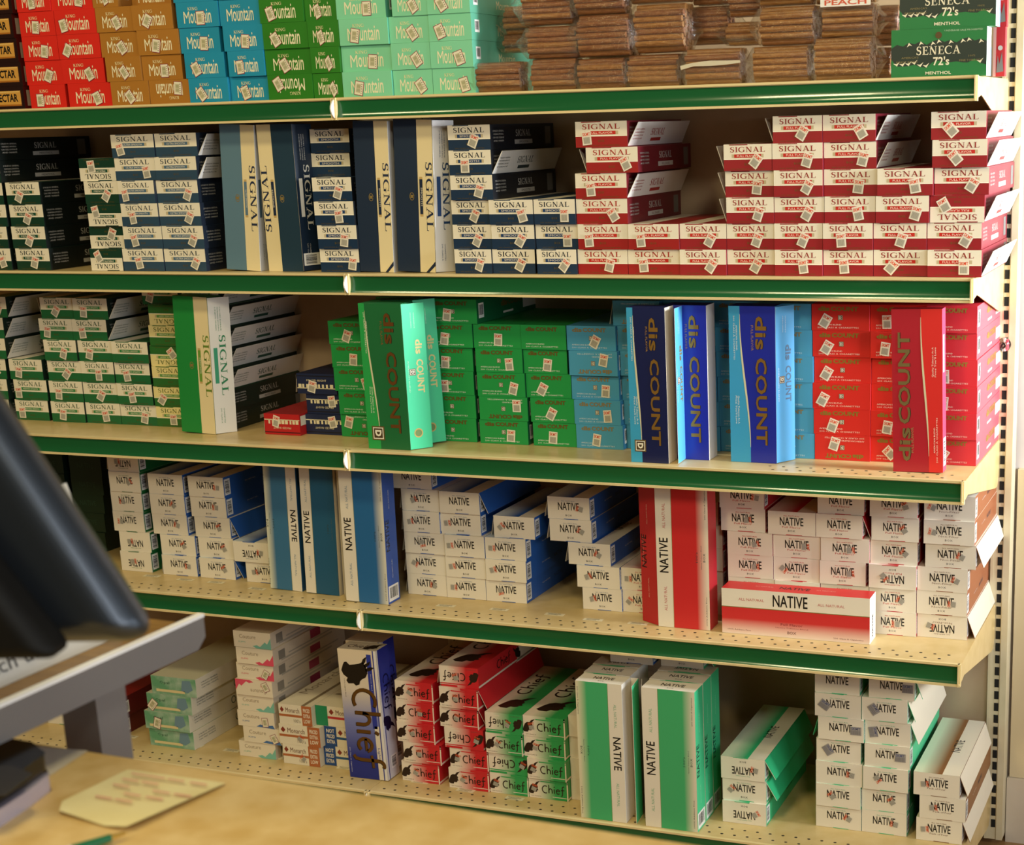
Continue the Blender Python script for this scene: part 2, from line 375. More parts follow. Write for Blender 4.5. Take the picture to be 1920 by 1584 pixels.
def d_seneca(W, H, L):
    g, dk, cr = '1f7a3e', '26332c', 'f1e8c8'
    up = [0, .3, .14, .42, .3, .5, .2, .46, .6, .38, .52, .3, .58, .66, .4, .5, .34]
    n = len(up) - 1
    t = [(W * i / n, H * (.62 + .26 * up[i])) for i in range(n + 1)]
    lo = [(W * i / n, H * (.4 - .3 * up[(i * 5) % (n + 1)])) for i in range(n + 1)]
    fr = []
    for i in range(n):
        fr.append(poly([lo[i], lo[i + 1], t[i + 1], t[i]], dk, 1))
        if up[i] > .4:
            fr.append(poly([t[i], (t[i][0] + W * .035, t[i][1] - H * .07), (t[i][0] + W * .01, t[i][1] - H * .05), (t[i][0] - W * .02, t[i][1] - H * .09)], cr, 2))
        if up[(i * 5) % (n + 1)] > .4:
            p = lo[i]; fr.append(poly([p, (p[0] - W * .04, p[1] + H * .06), (p[0] - W * .005, p[1] + H * .05), (p[0] + W * .03, p[1] + H * .1)], cr, 2))
    fr += [txt('SENECA', W * .5, H * .47, H * .17, cr, width=W * .46, font='serif', layer=3), txt("72's", W * .53, H * .25, H * .16, cr, width=W * .17, bold=.02, layer=3),
           txt('MENTHOL', W * .5, H * .06, H * .06, cr, width=W * .27, bold=.015, layer=3), disc(W * .5, H * .86, H * .07, '5a4320', 3),
           tiny("AMERICA'S", W * .2, H * .4, 3, '8c7d4c', width=W * .18), tiny('FINEST BLEND', W * .17, H * .31, 3, '8c7d4c', width=W * .23), tiny('100%', W * .85, H * .4, 3, '8c7d4c', width=W * .07), tiny('FINE TOBACCO', W * .84, H * .31, 3, '8c7d4c', width=W * .24),
           tiny('UNDERAGE SALE PROHIBITED', W * .76, H * .93, 2.6, 'b9d0b0', width=W * .4)]
    rt = [rect(0, 0, 6, H, 'cfeee0', 2), poly([(6, 4), (20, 30), (30, 22), (44, 44), (44, 4)], '9fd8c4', 2), rect(18, 8, 26, 40, 'e8f4f4', 3), rect(36, 0, 44, H * .6, '6f8fd0', 3)]
    return P(g), {'front': (P(g), fr), 'right': (P('e6f6f0'), rt), 'top': (P(g), []), 'left': (P(g), [])}
def d_mon(bar, tab, words, sub, end_first=True):
    def f(W, H, L):
        a, b = (W * .7, W) if end_first else (0, W * .3)
        u = 0 if end_first else W * .3
        fr = [rect(a, 0, b, H, tab, 1)] + [txt(s, (a + b) / 2, H * (.68 - .27 * i), H * .18, 'f0e4cc', width=W * .2, bold=.02) for i, s in enumerate(words)]
        fr += [rect(u, H * .38, u + W * .7, H * .5, bar, 1), txt('Monarch', u + W * .42, H * .6, H * .24, '6a3a22', width=W * .42, bold=.0),
               poly([(u + W * .1, H * .58), (u + W * .16, H * .72), (u + W * .1, H * .88), (u + W * .04, H * .72)], '8a3324', 2), txt(sub, u + W * .54, H * .12, H * .16, '8a8070', width=W * .2)]
        tp = [txt('Monarch', W * .35, L * .5, 26, '9a8a70', width=150, rot=90), rect(W * .7, 0, W * .8, L, '8a7a60', 2)]
        return P('eadfc6'), {'front': (P('eadfc6'), fr), 'right': (P('e0d4ba'), []), 'top': (P('e6dabf'), tp), 'left': (P('eadfc6'), [])}
    return f
def d_cout(splash, sp):
    def f(W, H, L):
        fr = [txt('Couture', W * .38, H * .56, H * .24, '9a8468', width=W * .44, bold=-.005), tiny('SLIMS', W * .22, H * .3, 3, splash, width=W * .2),
              poly([(W * .5, H * .12), (W * .62, H * .2), (W * .7, H * .1), (W * .84, H * .42), (W * .9, H * .3), (W, H * .7), (W, 0), (W * .6, 0)] if sp else [(W * .5, H * .05), (W * .6, H * .2), (W * .8, H * .16), (W * .95, H * .22), (W, 0)], splash, 2)]
        return P('ecdfc6'), {'front': (P('ecdfc6'), fr), 'right': (P('d9cbb4'), [rect(L * .1, 4, L * .8, 8, 'b0a898', 2), rect(L * .2, 12, L * .9, 15, 'b0a898', 2), rect(L * .5, 16, L * .64, H, 'a83a5a', 2), rect(20, 8, 44, 28, '8a8478', 2)]), 'top': (P('d9cbb4'), []), 'left': (P('ecdfc6'), [])}
    return f
def d_opal(W, H, L):
    g = noise_mat('watercolour_green', '63a078', 'aec4b0', 22, .4, lo=.4, hi=.62)
    fr = [rect(W * .1, 6, W * .74, 12, 'e2cf9a', 2), poly([(W * .66, H * .3), (W * .8, H * .2), (W * .92, H * .4), (W * .88, H * .9), (W * .7, H * .86)], '6f8fa0', 2), tiny('Opal', W * .3, H * .6, 6, '2c5a44', width=26)]
    rt = [txt('Opal', L * .62, H * .28, 18, '3f5a50', width=46)] + [tiny(s, 48, H * .66 - 6 * i, 3, '3b4a4c', width=60) for i, s in enumerate(('SURGEON GENERAL', 'WARNING SMOKING', 'CAUSES HARM'))]
    return g, {'front': (g, fr), 'right': (P('e2dcc8'), rt), 'top': (P('c9c6ac'), []), 'left': (P('cfd6c8'), [])}
def d_words(col, side, band='e9dcb6'):
    def f(W, H, L):
        fr = [rect(0, H * .26, W, H * .3, band, 2)] + [rect(W * (.03 + .1 * i), H * .28, W * (.03 + .1 * i + rnd.choice((.05, .07, .08))), H * .48, band, 2) for i in range(9)]
        fr += [tiny('PRICED RIGHT', W * .5, H * .62, 4, band, width=W * .5), rect(0, H * .86, W, H * .9, '14141a', 2)]
        return P(col), {'front': (P(col), fr), 'right': (P(col), [rect(4, 20, 26, 40, 'efe8d8', 2)]), 'top': (P(side), []), 'left': (P(side), [])}
    return f
def d_plainred(W, H, L):
    fr = [txt('EXTRA', W * .6, H * .5, 9, 'e8d8c0', width=34, bold=.03), txt('LOWS', W * .62, H * .2, 9, 'e8d8c0', width=30, bold=.03)]
    return P('7c1418'), {'front': (P('8a161a'), fr), 'right': (P('5e1014'), barcode(10, 8, 34, H - 10, 2)), 'top': (P('7c1418'), [])}
def d_cream(W, H, L):
    return P(NB), {'front': (P(NB), [rect(W * .38, 0, W * .72, 1.1, '2fa36a', 2)]), 'right': (P('2fa36a'), []), 'left': (P('2fa36a'), []), 'top': (P(NB), [])}
def d_snuff(W, H, L):
    fr = [rect(0, 0, 5, H, 'e8b0a8', 2), poly([(6, 6), (8, 34), (11, 20), (15, 40), (18, 8)], '8c8884', 2), disc(12, 46, 4, 'd8d4cc', 2)]
    return P('c02a34'), {'front': (P('d03038'), fr), 'right': (P('a8202c'), []), 'top': (P('c02a34'), [])}

# product: (object name, width, height, length, design, sticker, colour words)
PR = {
 'kmr': ('red_carton', 90, 47, 285, d_km('e0281a', 'c41e14'), 'red_edge', 'red'),
 'kmR': ('red_carton', 104, 47, 285, d_km('e0281a', 'c41e14'), 'red_edge', 'red'),
 'kmb': ('tan_carton', 94, 47, 285, d_km('b0762a', '8f5e22'), 'red_edge', 'tan'),
 'kmt': ('teal_carton', 92, 47, 285, d_km('1f93b8', '187a9a'), 'red_edge', 'teal'),
 'kmg': ('green_carton', 103, 47, 285, d_km('2c7d1c', '226416'), 'red_edge', 'green'),
 'kmm': ('mint_carton', 105, 47, 285, d_km('86d8ac', '5fb092'), 'red_edge', 'mint'),
 'kmn': ('mint_carton', 87, 47, 285, d_km('86d8ac', '5fb092'), 'red_edge', 'mint'),
 'nec': ('dark_carton', 92, 47, 285, d_nectar, None, 'dark gold-labelled'),
 'sgd': ('green_carton', 88, 45.3, 285, d_sig(CREAM, '14503a', '113a28', 'MENTHOL', '1c2a24', '0c1512'), 'plain', 'green-and-cream'),
 'sgu': ('slate_carton', 100, 45.3, 285, d_sig(CREAM, '4f6f88', '2f4a60', 'ULTRA SMOOTH', '4a5052', '16202e'), 'plain', 'slate-and-cream'),
 'sgn': ('navy_carton', 88, 45.3, 285, d_sig(CREAM, '1b3f6c', '14304c', 'SMOOTH', '232a34', '14181f'), 'plain', 'navy-and-cream'),
 'sgr': ('red_carton', 101, 45.3, 285, d_sig(CREAM, 'c8281e', 'a01a1a', 'FULL FLAVOR', 'b0392c', '6b1a24'), 'plain', 'red-and-cream'),
 'sgk': ('red_carton', 92, 45.3, 285, d_sig(CREAM, 'c8281e', '981a22', 'FULL FLAVOR', '9a2f2a', '7d2430'), 'plain', 'red-and-cream'),
 'sgg': ('green_carton', 91, 45.3, 285, d_sig(CREAM, '3a8a4e', '226b3c', 'MENTHOL SMOOTH', '55694c', '17281f'), 'plain', 'green-and-cream'),
 'sgy': ('green_carton', 91, 45.3, 285, d_sig('f2e2a0', '5f9a4a', '2f6e30', 'MENTHOL LIGHT', '6f7a40', '17281f'), 'plain', 'green-and-yellow'),
 'dcg': ('green_carton', 105, 47, 285, d_disc('1f9a4a', '17643a'), 'plain', 'bright green'),
 'dch': ('green_carton', 92, 47, 285, d_disc('1f9a4a', '17643a', False), 'plain', 'bright green'),
 'dcb': ('blue_carton', 104, 47, 285, d_disc('4ba0c8', '3a86b4', True, '8a7c56', 'd8e8ee'), 'plain', 'sky blue'),
 'dcr': ('red_carton', 105, 47, 285, d_disc('d8281f', 'd83440', True, '8a7228', 'f3ddc8'), 'plain', 'bright red'),
 'dck': ('red_carton', 88, 47, 285, d_disc('d8303a', 'e05462', False, '947a30', 'f3ddc8'), 'plain', 'bright red'),
 'ntg': ('white_carton', 82, 45, 285, d_nat('1f6a34', 'e8e4d0', None, False, '6a8a5a'), 'clear', 'white-and-green'),
 'ntb': ('white_carton', 90, 45, 285, d_nat('2a5fae', 'd8e0e4', None, True, '8a96a8'), 'clear', 'white-and-blue'),
 'ntr': ('white_carton', 88, 45, 285, d_nat('c42a30', 'f0dcd0', 'Full Flavor', True), 'clear', 'white-and-red'),
 'ntn': ('white_carton', 92, 45, 285, d_nat('9a5a38', 'e8d8c4', 'Non-Filter', True, '8a6a58'), 'clear', 'white-and-brown'),
 'ntm': ('white_carton', 88, 45, 285, d_nat('35b87c', 'e4ecd8', None, True, '8ab89c'), 'clear', 'white-and-mint'),
 'ntp': ('white_carton', 86, 45.4, 285, d_nat('4cc48c', 'e4ecd8', None, False, '8ab89c'), 'grey', 'white-and-mint'),
 'ntq': ('white_carton', 86, 45.4, 285, d_nat('8a5a30', 'dfe4c8', 'Pack of Four', False, '8a6a58'), 'clear', 'white-and-brown'),
 'chr': ('red_carton', 88, 44, 285, d_chief('d0242c'), 'clear', 'red-and-white'),
 'chg': ('green_carton', 88, 44, 285, d_chief('2fa055'), 'clear', 'green-and-white'),
 'mon': ('cream_carton', 98, 45, 285, d_mon('b4683c', 'b4683c', ('PRICED', 'EXTRA', 'LOW'), "100's"), 'clear', 'cream-and-rust'),
 'mob': ('cream_carton', 98, 45, 285, d_mon('2a5a8c', '1f4a86', ('NOT', 'PRICED', 'EXTRA'), "100's", False), 'clear', 'cream-and-blue'),
 'mog': ('cream_carton', 98, 45, 285, d_mon('c23a3c', '1f8a5a', (), "100's", False), 'clear', 'cream-and-green'),
 'cop': ('cream_carton', 93, 36, 285, d_cout('e0526a', True), 'red_edge', 'cream-and-pink'),
 'com': ('cream_carton', 93, 36, 285, d_cout('7fc0ac', True), 'red_edge', 'cream-and-mint'),
 'cob': ('cream_carton', 93, 36, 285, d_cout('4a74a8', False), 'red_edge', 'cream-and-blue'),
 'opl': ('green_carton', 118, 42, 285, d_opal, 'red_edge', 'watercolour green'),
 'wdn': ('navy_carton', 92, 42, 250, d_words('1c2748', '1a2340'), 'plain', 'navy'),
 'wdr': ('red_carton', 100, 44, 250, d_words('c01f22', 'a01a1c'), 'plain', 'red'),
 'rdx': ('red_carton', 70, 46, 200, d_plainred, None, 'dark red'),
 'crm': ('cream_carton', 86, 45, 285, d_cream, None, 'plain cream'),
  'dkg': ('dark_carton', 90, 45, 285, d_nat_dark, None, 'dark green'),
 'sen': ('green_carton', 158, 77, 44, d_seneca, None, 'green-and-black'),
 'snf': ('red_carton', 20, 80, 18, d_snuff, None, 'red'),
}
_cm = {}
def cmesh(k, up=False):
    if (k, up) not in _cm:
        n, W, H, L, d, st, cw = PR[k]
        base, faces = d(W, H, L)
        if up: faces = dict(faces, front=(faces['front'][0] if isinstance(faces['front'][0], bpy.types.Material) else None, turn(faces['front'][1], W, H)))
        _cm[(k, up)] = carton_mesh(n, W, L, H, base, faces)
    return _cm[(k, up)]
_fl = {}
def flap_mesh(k, side, hinge):
    """long lid panel folded out from the right (or left) edge, hinged along its bottom or top edge"""
    key = (k, side, hinge)
    if key not in _fl:
        n, W, H, L, d, st, cw = PR[k]
        base, faces = d(W, H, L)
        b = MB(); h = H / 1000 * .98; a = R(24 if k[:2] == 'sg' or k == 'ntm' else 17)
        inner = P('ded6c6')
        if hinge == 'bottom': outm, word = P('e4e0d8'), faces['front'][1][2:5:2] if 0 else []
        elif k in ('ntq', 'ntn', 'ntp'): outm, inner = P('e6dcc6'), faces['right'][0]
        else: outm = faces['right'][0] or base
        z0, z1 = (0.0015, .0015 + h * math.cos(a)) if hinge == 'bottom' else (H / 1000 - .0015, H / 1000 - .0015 - h * math.cos(a))
        x1 = h * math.sin(a); l = L / 1000; sk = .012
        q = [(0, 0.002, z0), (0, l, z0), (x1, l, z1), (x1, sk, z1)]
        t = (.0007 * (1 if hinge == 'bottom' else -1))
        q2 = [(p[0] - .0008, p[1], p[2] + t) for p in q]
        f = (0, 1, 2, 3) if hinge == 'bottom' else (3, 2, 1, 0)
        b.add(q, [f], outm); b.add(q2, [f[::-1]], inner)
        b.add(q + q2, [(3, 0, 4, 7), (2, 3, 7, 6), (1, 2, 6, 5)], inner)
        if hinge == 'bottom':
            col = {'sgr': 'a8302c', 'sgk': 'a8302c'}.get(k, '2a3a3c' if k in ('sgn', 'sgu') else '2f5a46')
            pr = [txt('SIGNAL', L * .45, H * .42, 13, col, width=70, font='serif'), rect(L * .36, H * .16, L * .54, H * .3, col, 2)] + \
                 [tiny(s, 34, H * .66 - 6 * i, 2.6, col, width=44) for i, s in enumerate(('SURGEON GENERAL', 'WARNING', 'SMOKING CAUSES', 'DISEASE'))]
            e1 = Vector((0, 1, 0)); e2 = Vector((math.sin(a), 0, math.cos(a))); nn = e1.cross(e2)
            for mt, vs, fs, ly in pr:
                b.add([Vector((0, 0, z0)) + e1 * (u / 1000) + e2 * (v / 1000) + nn * (LAY * ly) for u, v in vs], fs, mt)
        if side == 'L':
            b.v = [(-x, y, z) for x, y, z in b.v]; b.f = [f[::-1] for f in b.f]
        _fl[key] = b.mesh('flap')
    return _fl[key]

# ------------------------------------------------------------------ the shelving
ZS = [1.5251, 1.1964, 0.8583, 0.5281, 0.1469]          # deck heights
DP = [0.3114, 0.3139, 0.3646, 0.3648, 0.3936]          # shelf depths
XL, XJ, XR = -2.44, -1.2188, -0.0066
ORD = ['top', 'second', 'third', 'fourth', 'bottom']
cream_paint = noise_mat('cream_enamel', 'd2b67a', 'dac089', 30, .34)
rail_cream = M('rail_cream', 'e8d199', .35)
green_strip = M('green_price_strip', '1b5c31', .14, 0, .5, .2)
white_pl = M('white_end_plastic', 'ece8da', .4)
dark_hole = M('hole_dark', '241a12', .8)
slot_dark = M('slot_dark', '17150f', .9)
def POST(yf): return [(yf - .0105, .0015), (yf, .0015), (yf, -.0395), (yf - .0115, -.0395)]
def shelf(i, x0, x1, right_end):
    z, d = ZS[i], DP[i]
    sec = 'right' if right_end else 'left'
    t = empty('metal_shelf', ((x0 + x1) / 2, 0, z))
    tag(t, 'cream metal shelf with green price rail, %s level, %s bay' % (ORD[i], sec), 'shelf', 'metal shelves of the rack')
    ox = (x0 + x1) / 2
    b = MB(); a0, a1 = x0 - ox, x1 - ox
    b.box((a0, -d, -.003), (a1, -.004, 0), cream_paint); b.box((a0, -d + .001, -.03), (a1, -d + .003, -.003), cream_paint)
    b.box((a0, -.03, -.03), (a1, -.004, -.003), cream_paint)
    b.box((a0 + .06, -d + .05, -.02), (a1 - .06, -d + .09, -.003), cream_paint)
    if i >= 2:
        n = int((a1 - a0 - .04) / .0254)
        offs = [.018, .043] if i != 3 else [.019, .043]
        for r, oy in enumerate(offs):
            for k in range(n):
                x = a0 + .026 + .0254 * k + (.0127 if r else 0)
                if i == 2 and x + ox < -.37: continue
                b.add([(x + .0032 * math.cos(q * math.pi / 4), -d + oy + .0026 * math.sin(q * math.pi / 4), .0002) for q in range(8)], [tuple(range(8))], dark_hole)
    b.build('deck', t)
    b = MB()
    yf = -d
    b.box((a0, yf - .002, -.0375), (a1, yf, .001), rail_cream)
    b.prism([(yf - .007, .0015), (yf, .0015), (yf, -.0042), (yf - .0045, -.0042), (yf - .007, -.0025)], 'x', a0, a1, rail_cream)
    b.prism([(yf - .010, -.0355), (yf, -.0335), (yf, -.0395), (yf - .010, -.0395)], 'x', a0, a1, rail_cream)
    rl = b.build('price_rail', t)
    b = MB()
    ar = [(yf - .0025 - .0008 * (k / 14) - .0046 * (k / 14) ** 4, -.0042 - .0305 * k / 14) for k in range(15)]
    vs = [(a0 + .003, p[0], p[1]) for p in ar] + [(a1 - .003, p[0], p[1]) for p in ar]
    b.add(vs, [(k, 15 + k, 16 + k, k + 1) for k in range(14)], green_strip, True)
    b.build('price_strip', rl)
    b = MB()
    b.prism(POST(yf), 'x', a0 + .0024, a0 + .005, rail_cream); b.build('rail_end_post', rl); b = MB()
    b.prism(POST(yf), 'x', a1 - .005, a1 - .0024, rail_cream); b.build('rail_end_post', rl); b = MB()
    dp = [(yf, .0012)] + [(yf - .006 - .017 * math.sin(math.pi * k / 8) ** .7, .0005 - .0395 * k / 8) for k in range(9)] + [(yf, -.04)]
    b.prism(dp, 'x', a0 - .0002, a0 + .0022, white_pl)
    b.build('rail_end_cap', rl)
    if right_end:
        b = MB(); b.prism([(yf - .008, .0012), (yf, .0012), (yf, -.0395), (yf - .008, -.0395)], 'x', a1 - .0022, a1 + .0002, rail_cream)
        b.build('rail_end_cap', rl)
    for xx in ((a0, a0 + .0018), (a1 - .0018, a1)):
        b = MB()
        k = 1
        b.prism([(yf + .003, -.001), (yf + .002, -.034), (yf + .03, -.03), (yf + .05, -.034), (-.03, -.088), (-.004, -.09), (.012, -.07), (.012, -.004), (-.004, .002), (-.004, -.001)], 'x', xx[0] + .0002, xx[1] + .0002, cream_paint)
        b.build('bracket', t)
    return t
for i in range(5):
    shelf(i, XJ + .0004, XR, True); shelf(i, XL, XJ - .0004, False)
upm = noise_mat('upright_enamel', 'd2c4a0', 'dacdab', 20, .4)
def upright(x, label):
    t = empty('slotted_upright', (x, 0, 0)); tag(t, label, 'upright', 'slotted uprights of the rack')
    b = MB()
    b.box((-.0185, .0135, 0.02), (.0185, .06, 2.2), upm)
    b.box((-.0185, .0125, .02), (-.0125, .0135, 2.2), upm); b.box((.006, .0115, .02), (.0185, .0135, 2.2), upm)
    b.build('post', t)
    b = MB()
    for n in range(-20, 63):
        z = 1.63 - .0254 * n
        if z < .04: continue
        b.box((-.0045, .0128, z - .0085), (.0042, .0134, z + .0085), slot_dark)
    b.build('slot_row', t)
    return t
upright(0.0, 'slotted steel upright at the right end of the rack')
upright(XJ, 'slotted steel upright behind the joint of the two bays')
upright(XL, 'slotted steel upright at the left end of the rack')
panel_m = noise_mat('back_panel_enamel', 'b89f80', 'c0a88a', 14, .55)
for x0, x1, s in ((XJ + .02, -.02, 'right'), (XL + .02, XJ - .02, 'left')):
    b = MB(); b.box((x0, .02, .1), (x1, .03, 2.15), panel_m)
    tag(b.build('back_panel'), 'taupe metal back panel of the %s bay' % s, 'panel', 'back panels of the rack')
b = MB(); b.box((XL, -.385, 0), (XR, -.37, .105), cream_paint); b.box((XL, -.37, .0), (XR, .01, .004), cream_paint)
tag(b.build('kick_plate'), 'cream kick plate under the bottom shelf', 'kick plate')

# room
b = MB(); b.box((-4, -4.5, -.05), (3, 1.2, 0), noise_mat('floor_tile', 'a07a4c', 'b58d5c', 7, .35)); struct(b.build('floor'))
wallm = noise_mat('wall_paint', 'd6c49c', 'dccba6', 6, .7); wallu = noise_mat('wall_upper', 'e0d6cf', 'e6dcd6', 5, .6)
b = MB(); b.box((-4, .075, 0), (3, .12, 2.9), wallu); struct(b.build('wall_back'))
b = MB(); b.box((.024, .058, .1425), (1.8, .075, .79), wallm); struct(b.build('trim_1'))
b = MB(); b.box((.02, .05, .0), (1.8, .075, .1415), noise_mat('base_paint', 'd4c6b0', 'dccfbb', 8, .5)); struct(b.build('baseboard_back'))

# ------------------------------------------------------------------ lying cartons
NUM = ['lowest'] + [n + ' from bottom' for n in ('second', 'third', 'fourth', 'fifth', 'sixth', 'seventh')]
BOXES = []
def carton(k, x, y, z, yaw, up, stick, flaps, label, group):
    n, W, H, L, d, st, cw = PR[k]
    o = put(n, cmesh(k, up)); o.location = (x, y, z); o.rotation_euler = (0, 0, yaw)
    tag(o, label, 'cigarette carton', group)
    if stick and st:
        fx, fz, rot, kind = stick
        s = put('price_sticker', STK[kind or st], o)
        hw = 12
        u = min(max(fx * W, hw), W - hw) - W / 2; vz = min(max(fz * H, 13), H - 13)
        if H < 40: s.scale = (.8, 1, .8)
        s.location = (u / 1000, -.0002, vz / 1000); s.rotation_euler = (0, R(-rot), 0)
    for fside, hinge in flaps:
        f = put('flap', flap_mesh(k, fside, hinge), o)
        f.location = (W / 2000 + .0003 if fside == 'R' else -W / 2000 - .0003, 0, 0)
    return o
def stack(sh, k, rows, where, group, y=-.28, H=None, dx=0, z0=0.0, dys=None, skip=0):
    """rows: bottom to top, 'px[flags][:x%/rot]'; flags u upside down, n no sticker, R L r l flaps, + - set forward or back"""
    rows = rows.split(); nrow = len(rows)
    n, W, Hh, L, d, st, cw = PR[k]
    zz = ZS[sh] + .0004 + z0
    for i, r in enumerate(rows):
        kk = k
        if '=' in r: kk, r = r.split('=', 1)
        n, W, Hh, L, d, st, cw = PR[kk]
        h = (H or Hh) / 1000
        body, _, sk = r.partition(':')
        num = ''.join(c for c in body if c in '0123456789-.') if not body.endswith('-') else ''.join(c for c in body[:-1] if c in '0123456789-.')
        fl = [c for c in r.split('=')[-1] if c.isalpha() or c in '+_']
        sk = ''.join(c for c in sk if c in '0123456789-./')
        px = float(num)
        yy = y + rnd.uniform(-.004, .004) - (.02 if '+' in fl else 0) + (.045 if '_' in fl else 0)
        x0 = x_at(px, yy, zz + h / 2)
        up = 'u' in fl
        if 'n' in fl: stick = None
        elif sk:
            a, _, c = sk.partition('/'); stick = (float(a) / 100, .36, float(c or 0), None)
        else: stick = (rnd.choice((.3, .62, .68, .74)), .38, rnd.choice((-30, -15, 0, 15, 30, 40)), None)
        if stick and up: stick = (stick[0], 1 - stick[1] if kk[:2] != 'nt' else .5, stick[2], None)
        if stick and kk == 'ntp' and i < 3: stick = stick[:3] + ('clear',)
        if stick and kk[:2] in ('nt', 'ch'): stick = (stick[0] + (.05 if stick[0] > .5 else -.04), .5, stick[2], stick[3])
        flaps = [('R' if c in 'Rr' else 'L', 'bottom' if kk[:2] == 'sg' else 'top') for c in fl if c in 'RLrl']
        if nrow == 1: lab = '%s carton %s' % (cw, where)
        else:
            pos = 'topmost' if i == nrow - 1 else NUM[i]
            lab = '%s carton, %s in %s' % (cw, pos, where)
        if up: lab = 'inverted ' + lab
        BOXES.append(dict(k=kk, x0=x0, y=yy, z=zz, h=h, W=W / 1000, L=L / 1000, up=up, stick=stick, flaps=flaps, label=lab, group=group, sh=sh, sz=h * 1000 / Hh))
        zz += h + .0003
def flush_boxes():
    for a in BOXES:
        lim = None
        for b2 in BOXES:
            if b2 is a or b2['sh'] != a['sh']: continue
            if min(a['z'] + a['h'], b2['z'] + b2['h']) - max(a['z'], b2['z']) < .003: continue
            if min(a['y'] + a['L'], b2['y'] + b2['L']) - max(a['y'], b2['y']) < .003: continue
            if b2['x0'] > a['x0'] + .02: lim = b2['x0'] if lim is None else min(lim, b2['x0'])
        W = a['W']; sc = 1.0
        if lim is not None and lim - a['x0'] < W + .0008: sc = max((lim - a['x0'] - .0008) / W, .6)
        if lim is not None and .0 < lim - a['x0'] - W < .006: sc = min((lim - a['x0'] - .0012) / W, 1.05)
        yw = rnd.uniform(-.003, .003)
        o = carton(a['k'], a['x0'] + W * sc / 2, a['y'], a['z'], yw, a['up'], a['stick'], a['flaps'], a['label'], a['group'])
        o.scale = (sc, 1, a['sz'])

# top shelf
g = 'cartons on the top shelf'
Y1 = -.298
stack(0, 'nec', '-21 -26 -34 -43 -46', 'the far left column, top shelf', g, y=-.29)
stack(0, 'kmr', '57:28/0 49:62/-25 43:62/-8 37:45/-5 30:45/5', 'the left red column, top shelf', g, Y1)
stack(0, 'kmR', '129:66/20 117:64/25 109:22/-30 103:20/12 95:68/-10', 'the right red column, top shelf', g, Y1)
stack(0, 'kmb', '209:50/35 199:52/35 189:55/30 180:55/25 172:50/20', 'the left tan column, top shelf', g, Y1)
stack(0, 'kmb', '281u:72/-5 267:56/0 258:45/-10 248:37/-30 246n_', 'the right tan column, top shelf', g, Y1)
stack(0, 'kmt', '355:32/35 347:28/25 338:60/-3 331:57/0 323n', 'the left teal column, top shelf', g, Y1)
stack(0, 'kmt', '433:38/20 428:33/5 419:55/-5 412n 408n', 'the right teal column, top shelf', g, Y1)
stack(0, 'kmg', '503u:24/28 498:42/28 493:28/30 486:25/18', 'the left green column, top shelf', g, Y1)
stack(0, 'kmg', '588:68/35 583:62/30 577:42/22 571:40/20', 'the right green column, top shelf', g, Y1)
stack(0, 'kmm', '643:33/-12 641:62/-5 636:32/-10 630:62/0', 'the left mint column, top shelf', g, Y1)
stack(0, 'kmn', '738:70/32 734:65/32 730:58/32 734:60/30', 'the middle mint column, top shelf', g, Y1)
stack(0, 'kmn', '812:75/15 807:68/18 804:26/20 800:34/30', 'the right mint column, top shelf', g, Y1)
stack(0, 'sen', '1671n 1687n', 'the black-peaked pair, top shelf', g, -.3)
stack(0, 'snf', '1862n 1866n', 'the pair tucked behind the peaked cartons', g, -.2)

# second shelf
g = 'cartons on the second shelf'
stack(1, 'sgd', '-40 -47 -49 -56 -62 -67', 'the leftmost dark green column, second shelf', g, -.285)
stack(1, 'sgd', '31:55/-20 23:52/-28 19:52/-28 12:38/-28', 'the second dark green column, second shelf', g, -.285)
stack(1, 'sgd', '170u:26/25 169u:64/-25 165u:24/12 159:64/-35 149u:34/5', 'the third dark green column, second shelf', g, -.285)
stack(1, 'sgu', '231:40/10 232:29/12 228:31/8 222:19/8 216:78/8 209:20/12', 'the left slate column, second shelf', g, -.285)
stack(1, 'sgu', '309:76/-30 305:74/-28 299:73/-28 294:75/-25 291nR 291nR', 'the right slate column, second shelf', g, -.285)
stack(1, 'sgn', '601:83/-10 596:68/-8 590:62/5 586:65/-20 584n_ 582n_', 'the column between standing navy cartons', g, -.283)
stack(1, 'sgn', '853:68/-22 850:63/-28 847:60/-28 845:68/-18 842:38/0R 840:60/-25', 'the left navy column, second shelf', g, -.285)
stack(1, 'sgn', '924:66/-28 922:68/-32 917:75/15', 'the middle navy column, second shelf', g, -.285)
stack(1, 'sgn', '1007:70/-38 1005:74/0 1001:74/0', 'the right navy column, second shelf', g, -.285)
stack(1, 'sgr', '1084:64/-15 1084:22/5 1081:72/30 1079:30/5R 1099L:76/25 1079:22/5R', 'the first red column, second shelf', g, -.285)
stack(1, 'sgr', '1178:30/5 1178:25/5', 'the second red column, second shelf', g, -.285)
stack(1, 'sgk', '1275:68/-35 1275:65/-30', 'the third red column, second shelf', g, -.285)
stack(1, 'sgk', '1364:60/-30 1363:64/-22 1362L:68/-20 1360L:65/-8 1357L:67/-38', 'the fourth red column, second shelf', g, -.285)
stack(1, 'sgk', '1453:60/8 1452:60/-25 1452:67/-30 1451:69/-30 1448:70/-18 1449L:60/-32', 'the fifth red column, second shelf', g, -.285)
stack(1, 'sgk', '1544:42/5 1543:37/5 1546:66/12 1545:65/-8 1545R:75/-15 1543R:72/30', 'the sixth red column, second shelf', g, -.285)
stack(1, 'sgk', '1638:34/-40 1638:53/-18 1642:76/-18 1645:68/10', 'the seventh red column, second shelf', g, -.285)
stack(1, 'sgk', '1739R:68/0 1739:72/-30 1744uR:26/30 1752:70/-32 1748R:42/40 1746R:36/42', 'the red column beside the right upright, second shelf', g, -.285)

